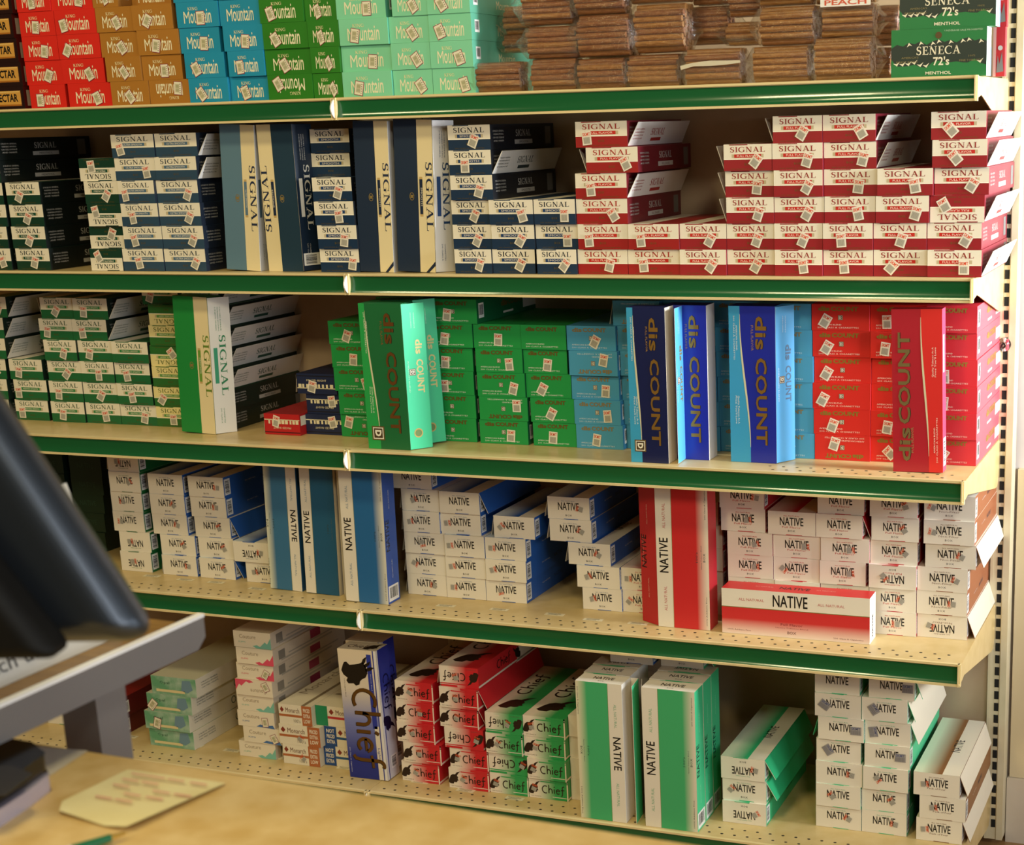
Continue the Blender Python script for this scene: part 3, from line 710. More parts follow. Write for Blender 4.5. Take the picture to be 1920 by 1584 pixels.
# third shelf
g = 'cartons on the third shelf'
stack(2, 'sgg', '-42 -46 -49 -50R -54R -49R', 'the leftmost green column, third shelf', g, -.232)
stack(2, 'sgg', '30:20/0 27:12/0 18:28/-10', 'the second green column, third shelf', g, -.232)
stack(2, 'sgg', '97:35/-8 93:28/-5 90:56/-40 83:60/-20 74:24/-10 76L:45/-35', 'the third green column, third shelf', g, -.232)
stack(2, 'sgg', '162:57/8 157:50/-30 153:53/0 147:32/-15 136R:29/5 137R:30/-5', 'the fourth green column, third shelf', g, -.232)
stack(2, 'sgg', '227:67/-12 221:42/8 216:34/8 210n', 'the fifth green column, third shelf', g, -.232)
stack(2, 'sgy', '294:48/0 289:24/-35 286n 282u:62/35 280n 279un sgg=266:22/-20', 'the yellowish column behind the standing carton', g, -.232, H=43.4)
stack(2, 'sgg', '366n 364n 360nR 357nR 354nR 349nR 341nR', 'the tall column right of the standing carton', g, -.238, H=43.4)
stack(2, 'wdr', '496uL:34/-15', 'alone on the bare stretch of third shelf', g, -.26)
stack(2, 'wdn', '574u:73/10 575u:72/5 557L:38/-15', 'the short stack beside bright green cartons', g, -.236)
stack(2, 'dcg', '640u:18/-15 636:70/12 627:70/15 622:48/-5 616:40/-22', 'the first bright green column, third shelf', g, -.245)
stack(2, 'dch', '737n 733n 728n 722n 714n 706n', 'the column hidden by standing green cartons', g, -.225)
stack(2, 'dcg', '806n 804n 800:38/0 798:42/-4 796:42/-8 804:38/-8', 'the green column right of the standing pair', g, -.243)
stack(2, 'dcg', '900:65/-5 899u:78/0 895:76/-15 892:72/4 888:52/-4', 'the middle bright green column, third shelf', g, -.243)
stack(2, 'dch', '1000:46/-5 995:48/-28 987:36/-28 982:55/-8 977n', 'the last bright green column, third shelf', g, -.243)
stack(2, 'dcb', '1081:44/-10 1077:72/4 1072:72/-5 1067u:72/-12 1063:58/-28', 'the first sky blue column, third shelf', g, -.243)
stack(2, 'dcb', '1175n 1170n 1166n 1163n 1158n 1149unL', 'the second sky blue column, third shelf', g, -.23)
stack(2, 'dcb', '1264n 1261n 1257n 1253n 1248n 1243n', 'the third sky blue column, third shelf', g, -.215)
stack(2, 'dcb', '1352n 1349n 1346n 1343n 1341n 1339n', 'the fourth sky blue column, third shelf', g, -.215)
stack(2, 'dcb', '1427:52/-30 1425n 1423n 1421:52/-12 1419:52/-18 1417:46/-8', 'the last sky blue column, third shelf', g, -.243)
stack(2, 'dcr', '1528u:36/-18 1526:34/-20 1524:18/-28 1527:22/-30 1524:25/-30 1522:24/-30', 'the left bright red column, third shelf', g, -.243)
stack(2, 'dcr', '1633:34/45 1633:30/-10 1634n 1635n 1632:27/-8 1632:30/2', 'the middle bright red column, third shelf', g, -.243)
stack(2, 'dck', '1738:32/-30 1738n 1739:32/-5 1739:34/2 1738n 1738n', 'the bright red column by the upright', g, -.243)

# fourth shelf
g = 'cartons on the fourth shelf'
stack(3, 'ntg', '227u:46/-85 225u:38/-85 213:28/85 209:40/85 205:60/-60 201uL:36/-85', 'the dark green edged column, fourth shelf', g, -.243)
stack(3, 'ntb', '305L:70/85 302:62/30 287:66/70 282:62/50 278n', 'the left blue column, fourth shelf', g, -.243)
stack(3, 'ntb', '375R:66/30 373:68/25 366R:64/20 358:66/85 353:76/85', 'the second blue column, fourth shelf', g, -.243)
stack(3, 'ntb', '462:28/-85 438u:70/80', 'the low pair beside standing blue cartons', g, -.25)
stack(3, 'ntb', '765L:62/75 762L:26/-120 759L:48/-165 756L:24/-80 753L:36/-70 735n', 'the blue column right of standing cartons', g, -.24)
stack(3, 'ntb', '838:22/-90 836:20/-80 834:16/-85 827:20/-85 824nR', 'the fourth blue column, fourth shelf', g, -.24)
stack(3, 'ntb', '912:40/-165 911:22/-75 910:20/-90 926L:22/-50', 'the fifth blue column, fourth shelf', g, -.24)
stack(3, 'ntb', '1093:30/-75 1082:30/-70 1066L:66/60 1031L:70/60 1027L:72/75', 'the leaning blue column, fourth shelf', g, -.235)
stack(3, 'ntr', '1168:20/-40 1165:20/-90', 'the low pair left of the standing red carton', g, -.235)
stack(3, 'ntr', '1276n 1276n 1275n 1274n 1266n', 'the column hidden behind the standing red carton', g, -.205)
stack(3, 'ntr', '1367n 1366n 1365:56/-85 1364:58/-75 1352:55/-85 1349:76/80', 'the left red-edged column, fourth shelf', g, -.24)
stack(3, 'ntr', '1454n 1453n 1451:25/-130 1450:63/-88 1440n', 'the middle red-edged column, fourth shelf', g, -.24)
stack(3, 'ntr', '1540n 1539n 1537:62/-85 1539:57/-85 1530nR 1533n', 'the third red-edged column, fourth shelf', g, -.24)
stack(3, 'ntr', '1630:52/88 1630:62/60 1629u:36/-140 1632:68/50 1634:64/35 1631:70/20', 'the last red-edged column, fourth shelf', g, -.238)
stack(3, 'ntn', '1720uR:30/-110 1719:66/85 1720:72/65 1735R:66/65 1732:22/75 1733:20/65', 'the brown-edged column by the upright', g, -.235)

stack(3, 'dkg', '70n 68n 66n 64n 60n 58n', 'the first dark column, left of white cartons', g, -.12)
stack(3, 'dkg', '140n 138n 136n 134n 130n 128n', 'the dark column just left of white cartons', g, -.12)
# bottom shelf
g = 'cartons on the bottom shelf'
stack(4, 'crm', '88n', 'at the left end, half hidden by the steel post', g, -.27)
stack(4, 'rdx', '178n 176n', 'the dark red pair behind the steel post', g, -.3)
stack(4, 'opl', '281n 272:28/-15 276:12/-40 284n', 'the watercolour green stack, bottom shelf', g, -.315)
stack(4, 'com', '449nL cob=457:82/25 cob=446:75/5 445n cop=442u:82/25 cop=444:78/-30 cop=443n 438n', 'the slim cream column, bottom shelf', g, -.31)
stack(4, 'mon', '531L:55/45 524:52/-45 523n', 'the rust banded stack, bottom shelf', g, -.315)
stack(4, 'mob', '608n 609:80/-40 mog=592n', 'the stack beside the rust banded one', g, -.3)
stack(4, 'chr', '754:42/-25 757:46/5 745:44/20 743:58/-5 741:42/-28', 'the left red column, bottom shelf', g, -.325)
stack(4, 'chr', '842:40/-30 844:24/-15 834u:78/-20 825R:48/-18 824R:46/0 824uL:46/20', 'the right red column, bottom shelf', g, -.33)
stack(4, 'chg', '919:20/-20 917u:82/-30 911:36/-35 910u:56/-25', 'the left green column, bottom shelf', g, -.33)
stack(4, 'chg', '992:18/-20 989:20/-25 983:32/-15 981:24/10', 'the right green column, bottom shelf', g, -.33)
stack(4, 'crm', '1071n 1070n 1068n 1066n', 'the plain column behind the standing mint carton', g, -.31)
stack(4, 'ntm', '1355u:72/-60 1355R:24/-40 1352uR:72/75', 'the short mint stack right of standing cartons', g, -.32)
stack(4, 'ntp', '1530:66/60 1530:40/40 1530:70/80 1531:30/-55 1534L:78/0 1528:25/-35 1528n', 'the left mint-edged column, bottom shelf', g, -.292)
stack(4, 'ntp', '1616:68/80 1616:62/35 1618:36/-140 1621:74/0 1622R:22/-80 1616R:30/-55 1629R:80/0', 'the right mint-edged column, bottom shelf', g, -.292)
stack(4, 'ntq', '1718R:22/-85 1724:34/-85 1713R:28/-85', 'the brown-edged stack, bottom shelf', g, -.29)

# ------------------------------------------------------------------ standing cartons
def curve_x(t, a, b): return a + (b - a) * (3 * t * t - 2 * t ** 3)
def art_signal(W, H, col, split, flip, band, word, strip=False):
    """cream band on the right (split = share of colour); flip puts the band on the left, lettering reversed"""
    c0, c1 = (W * split, W) if not flip else (0, W * (1 - split))
    mid = (c0 + c1) / 2; cw = c1 - c0; r = 90 if flip else -90; sg = -1 if flip else 1
    fr = [rect(c0, 0, c1, H, 'ecd9a8', 1), txt('SIGNAL', mid - sg * cw * .0 + (cw * .02 if not flip else -cw * .02), H * .5, cw * .42, '232f4a' if col != '1f8a3c' else '6a8a30', width=H * .45, rot=r, font='serif', layer=3),
          rect(mid - sg * cw * .3 - cw * .1, H * .37, mid - sg * cw * .3 + cw * .1, H * .63, 'c9a86a', 2), rect(mid - sg * cw * .3 - cw * .1, H * .385, mid - sg * cw * .3 + cw * .1, H * .615, band, 3),
          txt(word, mid - sg * cw * .32, H * .5, cw * .1, 'e8e0cc', width=H * .12, rot=r, layer=4)]
    g = W * split * .72 if not flip else W - W * split * .72
    fr += [line(arc(g, H * .5, 4.5, 7, 0, 345, 14), 1.2, '8a7440'), rect(g - 3, H * .49, g + 3, H * .51, '8a7440', 2)]
    if strip: fr += [poly([(c1, H * .075), (c1, H * .045), (c1 - cw * .42, 0), (c1 - cw * .62, 0)], '17263f', 3)]
    return fr
def side_signal(D, H, col, lettr, band):
    return [txt('SIGNAL', D * .42, H * .5, D * .3, lettr, width=H * .44, rot=-90, font='serif', layer=3), rect(D * .14, H * .37, D * .32, H * .63, band, 2)] + \
           [tiny(t, D * .3 + 5 * i, H * .84, 2.2, lettr, width=50, rot=-90) for i, t in enumerate(('SURGEON GENERAL', 'WARNING SMOKING', 'CAUSES DISEASE'))] + \
           [tiny(t, D * .3 + 6 * i, H * .13, 2.4, lettr, width=32, rot=-90) for i, t in enumerate(('200 CLASS A', 'CIGARETTES'))]
def art_native(W, H, col, fade, right, ink='c86a60', box=True, sub="100's"):
    """cream stripe left (or right) with upright lettering beside a field fading to cream at its far edge"""
    x = W / 2000; r = -90 if right else 90
    sgn = 1 if right else -1
    far = -x * sgn; near = x * .38 * sgn
    st = [(far, fade), (far + (near - far) * .05, fade), (far + (near - far) * .34, col), (near, col)]
    if st[0][0] > st[-1][0]: st = st[::-1]
    gm = ramp_mat('field_%s_%d_%d' % (col, right, W), 0, st)
    c0, c1 = (W * .69, W) if right else (0, W * .31)
    f0, f1 = (0, W * .69) if right else (W * .31, W)
    cw = c1 - c0; mid = (c0 + c1) / 2
    fr = [rect(f0, 0, f1, H, gm, 1), rect(c0, 0, c1, H, NB, 1), rect(c0 if right else c1 - .8, 0, c0 + .8 if right else c1, H, '8a8a4a', 2),
          txt('NATIVE', mid - sgn * cw * .22, H * .5, cw * .52, '15120e', width=H * .24, rot=r, bold=.012, layer=3)]
    for v in (.2, .77): fr.append(txt('ALL NATURAL', mid - sgn * cw * .1, H * v, cw * .18, ink, width=H * .17, rot=r, layer=3, ru=1))
    e = f0 + (f1 - f0) * (.3 if right else .7)
    fr += [txt(sub, e, H * .5, 4, '3a4a48', width=H * .07, rot=r, layer=3, ru=1), txt('Native Tobacco Blend', e - sgn * 8, H * .5, 2.2, '5a6a68', width=H * .16, rot=r, layer=3, ru=1)]
    if box: fr.append(txt('BOX', e - sgn * 15, H * .5, 4.4, '3a4a48', width=H * .06, rot=r, layer=3, ru=1))
    for v, t in ((.13, '100% Additive Free'), (.86, '200 Class A Cigarettes')): fr.append(txt(t, e - sgn * 17, H * v, 2.4, '4a4a48', width=H * .2, rot=r, layer=3, ru=1))
    return fr
def side_native(D, H, dark='20304a', light='d8dce0', code=True):
    p = [txt('NATIVE', D * .38, H * .5, D * .3, dark, width=H * .23, rot=90, bold=.012, layer=3), txt('Native Tobacco Blend', D * .2, H * .5, 2, light, width=H * .2, rot=90, layer=3, ru=1)]
    for v in (.25, .76): p.append(txt('ALL NATURAL', D * .5, H * v, 3, light, width=H * .14, rot=90, layer=3, ru=1))
    if code: p += barcode(3, 4, D - 4, H * .13, 2)
    return p
def art_disc(W, H, main, band, bz, right=False, logo=True, a=.24, b=.44, quote=True, sub='FULL FLAVOR'):
    """bronze lettering down a dark field beside an S-curved bright band"""
    r = 90 if right else -90
    cv = [(W * curve_x(min(1, max(0, 1.12 - 1.25 * i / 20)), a, b), H * i / 20) for i in range(21)]
    if right: cv = [(W - x, H - y) for x, y in cv][::-1]
    fr = []
    for i in range(20):
        (x0, y0), (x1, y1) = cv[i], cv[i + 1]
        e = W if right else 0
        fr.append(poly([(e, y0), (x0, y0), (x1, y1), (e, y1)], band, 1))
    a2, b2 = ribbon([cv[i] for i in range(2, 20)], [.6 + 3.0 * math.sin(math.pi * i / 17) for i in range(18)]); fr.append((P('d8d0a8', .3), a2, b2, 2))
    base = W * (.6 if not right else .33)
    lm = M('foil_' + bz, bz, .3, .55)
    bs = base - W * .02 * (1 if not right else -1)
    for cdx, mt, ly in ((.012, P('1c1a14'), 3), (0, lm, 4)):
        for t, vv, wd in (('dis', .832 if not right else .172, .21), ('COUNT', .395 if not right else .58, .56)):
            q = txt(t, bs + W * cdx, H * vv, W * .22, '000000', width=H * wd, rot=r, bold=.022, layer=ly)
            fr.append((mt, q[1], q[2], ly))
    fr.append(txt(sub, base + W * (-.12 if not right else .09), H * (.8 if not right else .2), W * .05, bz, width=H * .16, rot=r, layer=3, ru=1))
    e = W * (.13 if not right else .87)
    for i, (t, wd) in enumerate((('AMERICAN BLEND', .16), ('200 CLASS A CIGARETTES', .28))):
        fr.append(txt(t, e - (i * 4.6 - 2) * (1 if not right else -1), H * (.8 if not right else .2), 2.4, 'f0ecd8', width=H * wd, rot=r, layer=3, ru=1))
    if quote:
        for i, t in enumerate(("Quality Tobacco At A", "Price You'll Love")):
            fr.append(txt(t, e + (4 - i * 4.6) * (1 if not right else -1), H * (.34 if not right else .68), 3, 'f0ecd8', width=H * .18, rot=r, layer=3))
    if logo:
        q = logo_d(0, 0, W * .15, 4); ox, oy = W * .26, H * .11
        fr += [(mt, [(ox + y, oy - x) for x, y in vs], fs, l) for mt, vs, fs, l in q]
    return fr
def side_disc(D, H, bz, tx, roundel=True):
    p = [txt('dis', D * .52, H * .7, D * .28, bz, width=H * .1, rot=-90, bold=.03, layer=3), txt('COUNT', D * .52, H * .5, D * .28, bz, width=H * .23, rot=-90, bold=.03, layer=3)]
    q = logo_d(0, 0, D * .14, 2); p += [(mt, [(D * .32 + y, H * .53 - x) for x, y in vs], fs, l) for mt, vs, fs, l in q]
    for i, t in enumerate(('SURGEON GENERAL', 'WARNING')): p.append(txt(t, D * (.36 + .14 * i), H * .88, 2, tx, width=30, rot=-90, layer=2, ru=1))
    p.append(txt('AMERICAN BLEND', D * .12, H * .5, 2.4, tx, width=H * .22, rot=-90, layer=2, ru=1))
    if roundel: p += [disc(D * .4, H * .11, D * .2, 'c9a860', 2), disc(D * .4, H * .11, D * .15, '6f8a50', 3)]
    return p
def art_chief(W, H):
    g = ramp_mat('chief_blue_field', 2, [(0, '1d2a80'), (.05, '26338a'), (.13, '7f86bc'), (.2, 'e2d4be'), (.285, 'e8d6b8')])
    fr = [rect(0, 0, W, H, g, 1), rect(W * .74, H * .4, W * .86, H * .97, '2a3a9a', 2), rect(W * .78, 0, W * .9, H * .42, 'e8dcc4', 2), rect(W * .9, 0, W, H, '2a3590', 2), rect(W * .93, 0, W, H, 'e6e2dc', 3)]
    c = txt('Chief', W * .3, H * .4, W * .68, '1d140c', width=H * .62, rot=-90, font='hand', layer=3)
    hv, hf = hand_text('Chief'); fr.append((P('1d140c'), [(p[0] - 1.6, p[1] - 1.2) for p in c[1]], c[2], 3)); fr.append((M('foil_brown', '6d4a1c', .35, .3), c[1], c[2], 4))
    cut = lambda q: [((x - 105) / 300 * W, H * (1 - (y - 315) / 970)) for x, y in q]
    fr.append(poly(cut([(138, 432), (150, 412), (168, 408), (190, 430), (230, 424), (266, 416), (296, 402), (318, 440), (326, 482), (308, 516), (280, 530), (262, 546), (254, 572), (226, 582), (208, 566), (168, 570), (154, 548), (166, 528), (136, 506), (122, 474)]), '17120c', 4))
    for q in ([(286, 410), (300, 380), (330, 360), (318, 400), (300, 420)], [(300, 424), (328, 408), (356, 392), (346, 420), (312, 446)], [(310, 452), (350, 436), (382, 438), (352, 462), (316, 474)]):
        fr.append(poly(cut(q), '17120c', 4))
    fr += [txt('American Blend', W * .8, H * .76, 2.6, 'c8ccdc', width=36, rot=-90, layer=3, ru=1), txt('Lights', W * .82, H * .2, 5, '3a4a9a', width=28, rot=-90, layer=4), txt('200 Class A Cigarettes', W * .06, H * .14, 2.6, 'd8d8e4', width=56, rot=-90, layer=3, ru=1), txt('100s Lights Box', W * .1, H * .7, 2.4, '5a4a3a', width=40, rot=-90, layer=3, ru=1)]
    return fr
def side_chief(D, H):
    g = ramp_mat('chief_side_field', 2, [(0, 'd8d6d8'), (.12, 'c9c9d8'), (.2, '3a46a8'), (.285, '222e86')])
    q = txt('Chief', D * .36, H * .66, D * .5, '151a4a', width=H * .28, rot=-90, font='hand', layer=3)
    return [rect(0, 0, D, H, g, 1), rect(0, 0, D * .1, H, 'e6e2dc', 2), rect(D * .16, 0, D * .22, H, '2a3590', 2), q, poly([(D * .5 + (b - .7) * D * .6, H * .42 - (a - .5) * D * .8) for a, b in PROFILE], '151234', 3)] + barcode(D * .4, H * .07, D * .9, H * .17, 3, vert=True)
def standing(name, sh, bl, tl, br, D, base, front, right, label, group, y=None, top=None, left=None, yaw=0, H=285, flaps=(), lean=None):
    z = ZS[sh] + .0004
    p = on_z(bl[0], bl[1], z)
    Y = max(p.y, -DP[sh] + .003) if y is None else y
    x0 = x_at(bl[0], Y, z); W = round((x_at(br, Y, z) - x0) * 1000)
    if lean is None:
        lean = math.atan((x_at(tl, Y, z + H / 1000) - x0) / (H / 1000))
    if abs(lean) < R(.8): lean = 0
    fr = front(W, H); fc = {'front': (None, fr), 'right': (right[0], right[1](D, H) if right[1] else [])}
    if top: fc['top'] = (top[0], top[1](W, D) if top[1] else [])
    if left: fc['left'] = (left[0], left[1](D, H) if left[1] else [])
    o = put(name, carton_mesh(name, W, D, H, base, fc))
    rm = Matrix.Rotation(lean, 3, 'Y') @ Matrix.Rotation(yaw, 3, 'Z')
    off = rm @ Vector((W / 2000, 0, 0))
    zz = z + (W / 1000 * math.sin(lean) if lean > 0 else 0)
    o.location = (x0 + off.x, Y + off.y, zz + off.z); o.rotation_euler = rm.to_euler()
    tag(o, label, 'cigarette carton', group)
    for kind, ang, om, art in flaps:
        b = MB(); a = R(ang); d = D / 1000; h = H / 1000 - .002; w2 = W / 2000
        if kind == 'back':      # hinged on the far right edge, swung outwards
            e = Vector((math.sin(a), -math.cos(a), 0)); st = Vector((w2 + .0006, d, .001))
            nn = Vector((math.cos(a), math.sin(a), 0)); ud = -1
        elif kind == 'front':   # hinged on the near right edge, folded out sideways
            e = Vector((math.cos(a), math.sin(a), 0)); st = Vector((w2 + .0006, .0006, .001)); nn = Vector((math.sin(a), -math.cos(a), 0))
        else:                   # hinged on the near left edge
            e = Vector((-math.sin(a), math.cos(a), 0)); st = Vector((-w2 - .0006, .001, .001)); nn = Vector((-math.cos(a), -math.sin(a), 0)); ud = -1
        if kind == 'back':
            so = .016; wv = [Vector((w2 + .0003, d, .001)), Vector((w2 + so, d, .001))]
            b.add([wv[0], wv[1], wv[1] + Vector((0, 0, h)), wv[0] + Vector((0, 0, h)), wv[0] + Vector((0, .0008, 0)), wv[1] + Vector((0, .0008, 0)), wv[1] + Vector((0, .0008, h)), wv[0] + Vector((0, .0008, h))], [(0, 1, 2, 3), (5, 4, 7, 6), (3, 2, 6, 7), (0, 4, 5, 1)], P('e4dccb'))
            st = st + Vector((so, 0, 0))
        q = [st, st + e * d, st + e * d + Vector((0, 0, h)), st + Vector((0, 0, h))]
        i2 = [v - nn * .0008 for v in q]
        b.add(q, [(0, 1, 2, 3)], om); b.add(i2, [(3, 2, 1, 0)], P('e4dccb')); b.add(q + i2, [(0, 4, 5, 1), (1, 5, 6, 2), (2, 6, 7, 3), (3, 7, 4, 0)], P('e4dccb'))
        for mt, vs, fs, ly in (art(D, H) if art else []):
            b.add([st + e * ((u if kind == 'front' else D - u) / 1000) + Vector((0, 0, v / 1000)) + nn * (LAY * ly) for u, v in vs], fs, mt)
        b.build('flap', o)
    return o
g = 'standing cartons on the second shelf'
WH = 'e9e6e2'
sw = lambda c, b: (P(WH), lambda D, H: side_signal(D, H, WH, c, b))
standing('slate_carton', 1, (426, 505), 411, 489, 46, P('5f7f90'), lambda W, H: art_signal(W, H, '5f7f90', .6, False, '5f7a8c', 'ULTRA SMOOTH'), sw('3a4a5a', '5f7a8c'), 'slate-and-cream carton standing upright, leftmost of the standing cartons, second shelf', g, y=-.275)
standing('navy_carton', 1, (505, 505), 479, 569, 46, P('1e3a4c'), lambda W, H: art_signal(W, H, '1e3a4c', .6, True, '1a2a44', 'SMOOTH'), (P('101c2c'), None), 'navy carton standing upright, lettering inverted, back to back with the slate one', g, y=-.275, flaps=[('front', 70, P('16283e'), lambda D, H: side_signal(D, H, '16283e', 'd8d8d4', 'e4e2da') + barcode(3, 10, D - 4, 34, 2, vert=True))])
standing('navy_carton', 1, (676, 509), 661, 739, 46, P('1b2c42'), lambda W, H: art_signal(W, H, '1b2c42', .6, False, '17263f', 'SMOOTH', True), (P(WH), None), 'navy-and-cream carton standing upright, right of the narrow navy column', g, y=-.28)
standing('navy_carton', 1, (747, 510), 737, 817, 46, P('1b2c42'), lambda W, H: art_signal(W, H, '1b2c42', .6, False, '17263f', 'SMOOTH', True), (P('17263a'), None), 'navy-and-cream carton standing upright with a white lettered side, second shelf', g, y=-.28, flaps=[('front', 58, P(WH), sw('2a4878', '2a4a80')[1])])
g = 'standing cartons on the third shelf'
standing('green_carton', 2, (342, 808), 323, 405, 46, P('1f8a3c'), lambda W, H: art_signal(W, H, '1f8a3c', .6, False, '6f9a3a', 'MENTHOL'), (P('1a5a34'), None), 'green-and-cream carton standing alone before the green columns, third shelf', g, y=-.285, flaps=[('front', 58, P('f0eee8'), lambda D, H: side_signal(D, H, WH, '2f8a5a', '3aa07a'))])
gd = P('1b6a38'); gb = '27a24c'; gs = P('3fd09a')
standing('green_carton', 2, (718, 838), 690, 796, 46, gd, lambda W, H: art_disc(W, H, '', gb, '8a5a2c'), (P('17643a'), None), 'green carton standing upright behind its twin, only the mint side showing', g, y=-.292, lean=-.02, flaps=[('front', 52, gs, lambda D, H: side_disc(D, H, 'd8cc8a', 'c8f0d8'))])
standing('green_carton', 2, (692, 840), 670, 770, 46, gd, lambda W, H: art_disc(W, H, '', gb, '8a5a2c', a=.14, b=.3), (P('17643a'), None), 'front green carton standing upright with copper lettering and mint side', g, y=-.342, flaps=[('front', 52, gs, lambda D, H: side_disc(D, H, 'd8cc8a', 'c8f0d8'))])
bm = P('1c2468', .3)
sky = P('58aee8')
standing('blue_carton', 2, (1184, 865), 1172, 1254, 46, P('17204c', .3), lambda W, H: art_disc(W, H, '', '3aa0c8', 'a8803a', a=.16, b=.3), (P('eadfc8'), None), 'leftmost royal blue carton standing upright with its side panel open', g, y=-.345, flaps=[('back', 3, sky, lambda D, H: side_disc(D, H, '8a7a40', 'd8e8f4', False))])
standing('blue_carton', 2, (1254, 858), 1246, 1330, 46, P('1f2c9a', .3), lambda W, H: art_disc(W, H, '', '3aa0c8', 'a8803a', logo=False, a=.02, b=.1), (P('efe8dc'), None), 'middle royal blue carton standing upright, third shelf', g, y=-.3)
standing('blue_carton', 2, (1371, 862), 1364, 1456, 46, P('1f2c9a', .3), lambda W, H: art_disc(W, H, '', '3a9cc8', 'a8803a', logo=False, a=.24, b=.44), (P('2f86c0'), None), 'rightmost royal blue carton standing upright before the sky blue columns', g, y=-.3, flaps=[('front', 60, sky, lambda D, H: side_disc(D, H, '5a7a9a', 'd8e8f4', False))])
standing('red_carton', 2, (1675, 872), 1671, 1768, 30, P('b02430', .3), lambda W, H: art_disc(W, H, '', 'dc2c26', '9a8a58', right=True, logo=False, a=.28, b=.42), (P('c84a6a'), lambda D, H: barcode(4, 10, D - 3, 60, 2, vert=True) + [rect(6, 175, 18, 240, 'f0ece6', 2)]), 'red carton standing upright with bronze lettering, third shelf', g, y=-.315)
g = 'standing cartons on the fourth shelf'
nb = P('2f66b4')
standing('blue_carton', 3, (508, 1104), 491, 567, 46, P('3b7298'), lambda W, H: art_native(W, H, '3b7298', 'd8d8c0', True, '8a9aa8'), (P('2a5f88'), None), 'blue carton standing upright with its white stripe at right, fourth shelf', g, y=-.283)
standing('blue_carton', 3, (575, 1108), 559, 637, 46, P('1f5a7c'), lambda W, H: art_native(W, H, '1f5a7c', '1f5a7c', False, '8a9aa8', False), (P('e0d8c8'), None), 'blue carton standing upright, middle of the three blue ones', g, y=-.29)
standing('blue_carton', 3, (650, 1126), 633, 729, 46, P('2a6aa8'), lambda W, H: art_native(W, H, '2468a0', 'dcd8c8', False, '8a9aa8'), (P('2a56b0'), lambda D, H: side_native(D, H)), 'blue carton standing upright nearest the price rail joint, fourth shelf', g, y=-.318, flaps=[('left', 38, P('e6dcc8'), None)])
standing('red_carton', 3, (1235, 1173), 1227, 1332, 46, P('d02a2c'), lambda W, H: art_native(W, H, 'd02a2c', 'f0e0cc', False), (P('c22230'), None), 'red carton standing upright with a white lettered stripe, fourth shelf', g, y=-.303, flaps=[('left', 62, P('c4262c'), lambda D, H: side_native(D, H, '3a1414', 'e8b8a8', False))])
def lying_art(W, H):
    gm = ramp_mat('field_lying_red', 2, [(0, 'f0dccc'), (.008, 'ecc8b8'), (.03, 'd03030'), (.09, 'd02a2c')])
    return [rect(0, 0, W, H * .6, gm, 1), rect(0, H * .6, W, H, NB, 1), rect(0, H * .59, W, H * .605, '7a7a3a', 2), txt('NATIVE', W * .47, H * .67, H * .25, '15120e', width=W * .235, bold=.012, layer=3),
            txt('ALL NATURAL', W * .205, H * .75, 5, 'c86a60', width=W * .175, layer=3, ru=1), txt('ALL NATURAL', W * .745, H * .75, 5, 'c86a60', width=W * .18, layer=3, ru=1), txt('Full Flavor', W * .48, H * .26, 4.6, '8a2a2c', width=W * .15, layer=3),
            txt('Native Tobacco Blend', W * .48, H * .2, 2.2, 'a04038', width=W * .22, layer=3, ru=1), txt('BOX', W * .48, H * .08, 5, '5a2a28', width=W * .06, layer=3), txt('100% Additive Free', W * .12, H * .08, 2.8, '7a3a34', width=W * .16, layer=3, ru=1), txt('200 Class A Cigarettes', W * .86, H * .06, 2.8, '7a3a34', width=W * .2, layer=3, ru=1)]
pl = on_z(1355, 1186, ZS[3]); pr = on_z(1629, 1207, ZS[3])
Wl = 284
ly = put('red_carton', carton_mesh('red_carton', Wl, 48, 88, P(NB), {'front': (None, lying_art(Wl, 88)), 'right': (P('f4f0ea'), [txt('NATIVE', 28, 30, 10, '15120e', width=42, rot=90, bold=.012)]), 'left': (P(NB), []),
    'top': (P('d02a2c'), [txt('NATIVE', Wl * .48, 18, 14, '3a1414', width=58, bold=.012), txt('ALL NATURAL', Wl * .27, 24, 4, 'e8b8a8', width=36, ru=1), txt('ALL NATURAL', Wl * .69, 24, 4, 'e8b8a8', width=38, ru=1)])}))
ly.location = ((x_at(1355, -.303, ZS[3]) + .1425), -.305, ZS[3] + .0004); ly.rotation_euler = (0, 0, R(.6))
tag(ly, 'red carton lying on its long edge with a white lettered band', 'cigarette carton', g)
g = 'standing cartons on the bottom shelf'
standing('blue_carton', 4, (672, 1440), 660, 738, 48, P('d8ccb8'), art_chief, (P('2a3590'), lambda D, H: side_chief(D, H)), 'blue-and-white carton standing upright directly behind its twin', g, y=-.29, top=(P('cfc2ac'), None), lean=-.02)
standing('blue_carton', 4, (657, 1454), 645, 728, 48, P('d8ccb8'), art_chief, (P('2a3590'), lambda D, H: side_chief(D, H)), 'front blue-and-white carton standing upright with brown hand lettering', g, y=-.342, top=(P('d8ccb4'), lambda W, D: [txt('Chief', W * .4, D * .3, D * .4, '4a3424', width=W * .5, font='hand')] + chief_head(W * .8, D * .5, D * .6)), lean=-.02)
mt_ = lambda W, D: [txt('NATIVE', W * .52, D * .42, D * .28, '15120e', width=W * .44, bold=.012), tiny('BOX', W * .52, D * .16, 3.4, '4a443c', width=W * .12), rect(W * .2, D - 2, W * .62, D, '35b87c', 2)]
mt_i = lambda W, D: turn(mt_(W, D), W, D)
mint = P('46c88c')
ms = (mint, lambda D, H: side_native(D, H, '1d5a44', 'b8f0d4'))
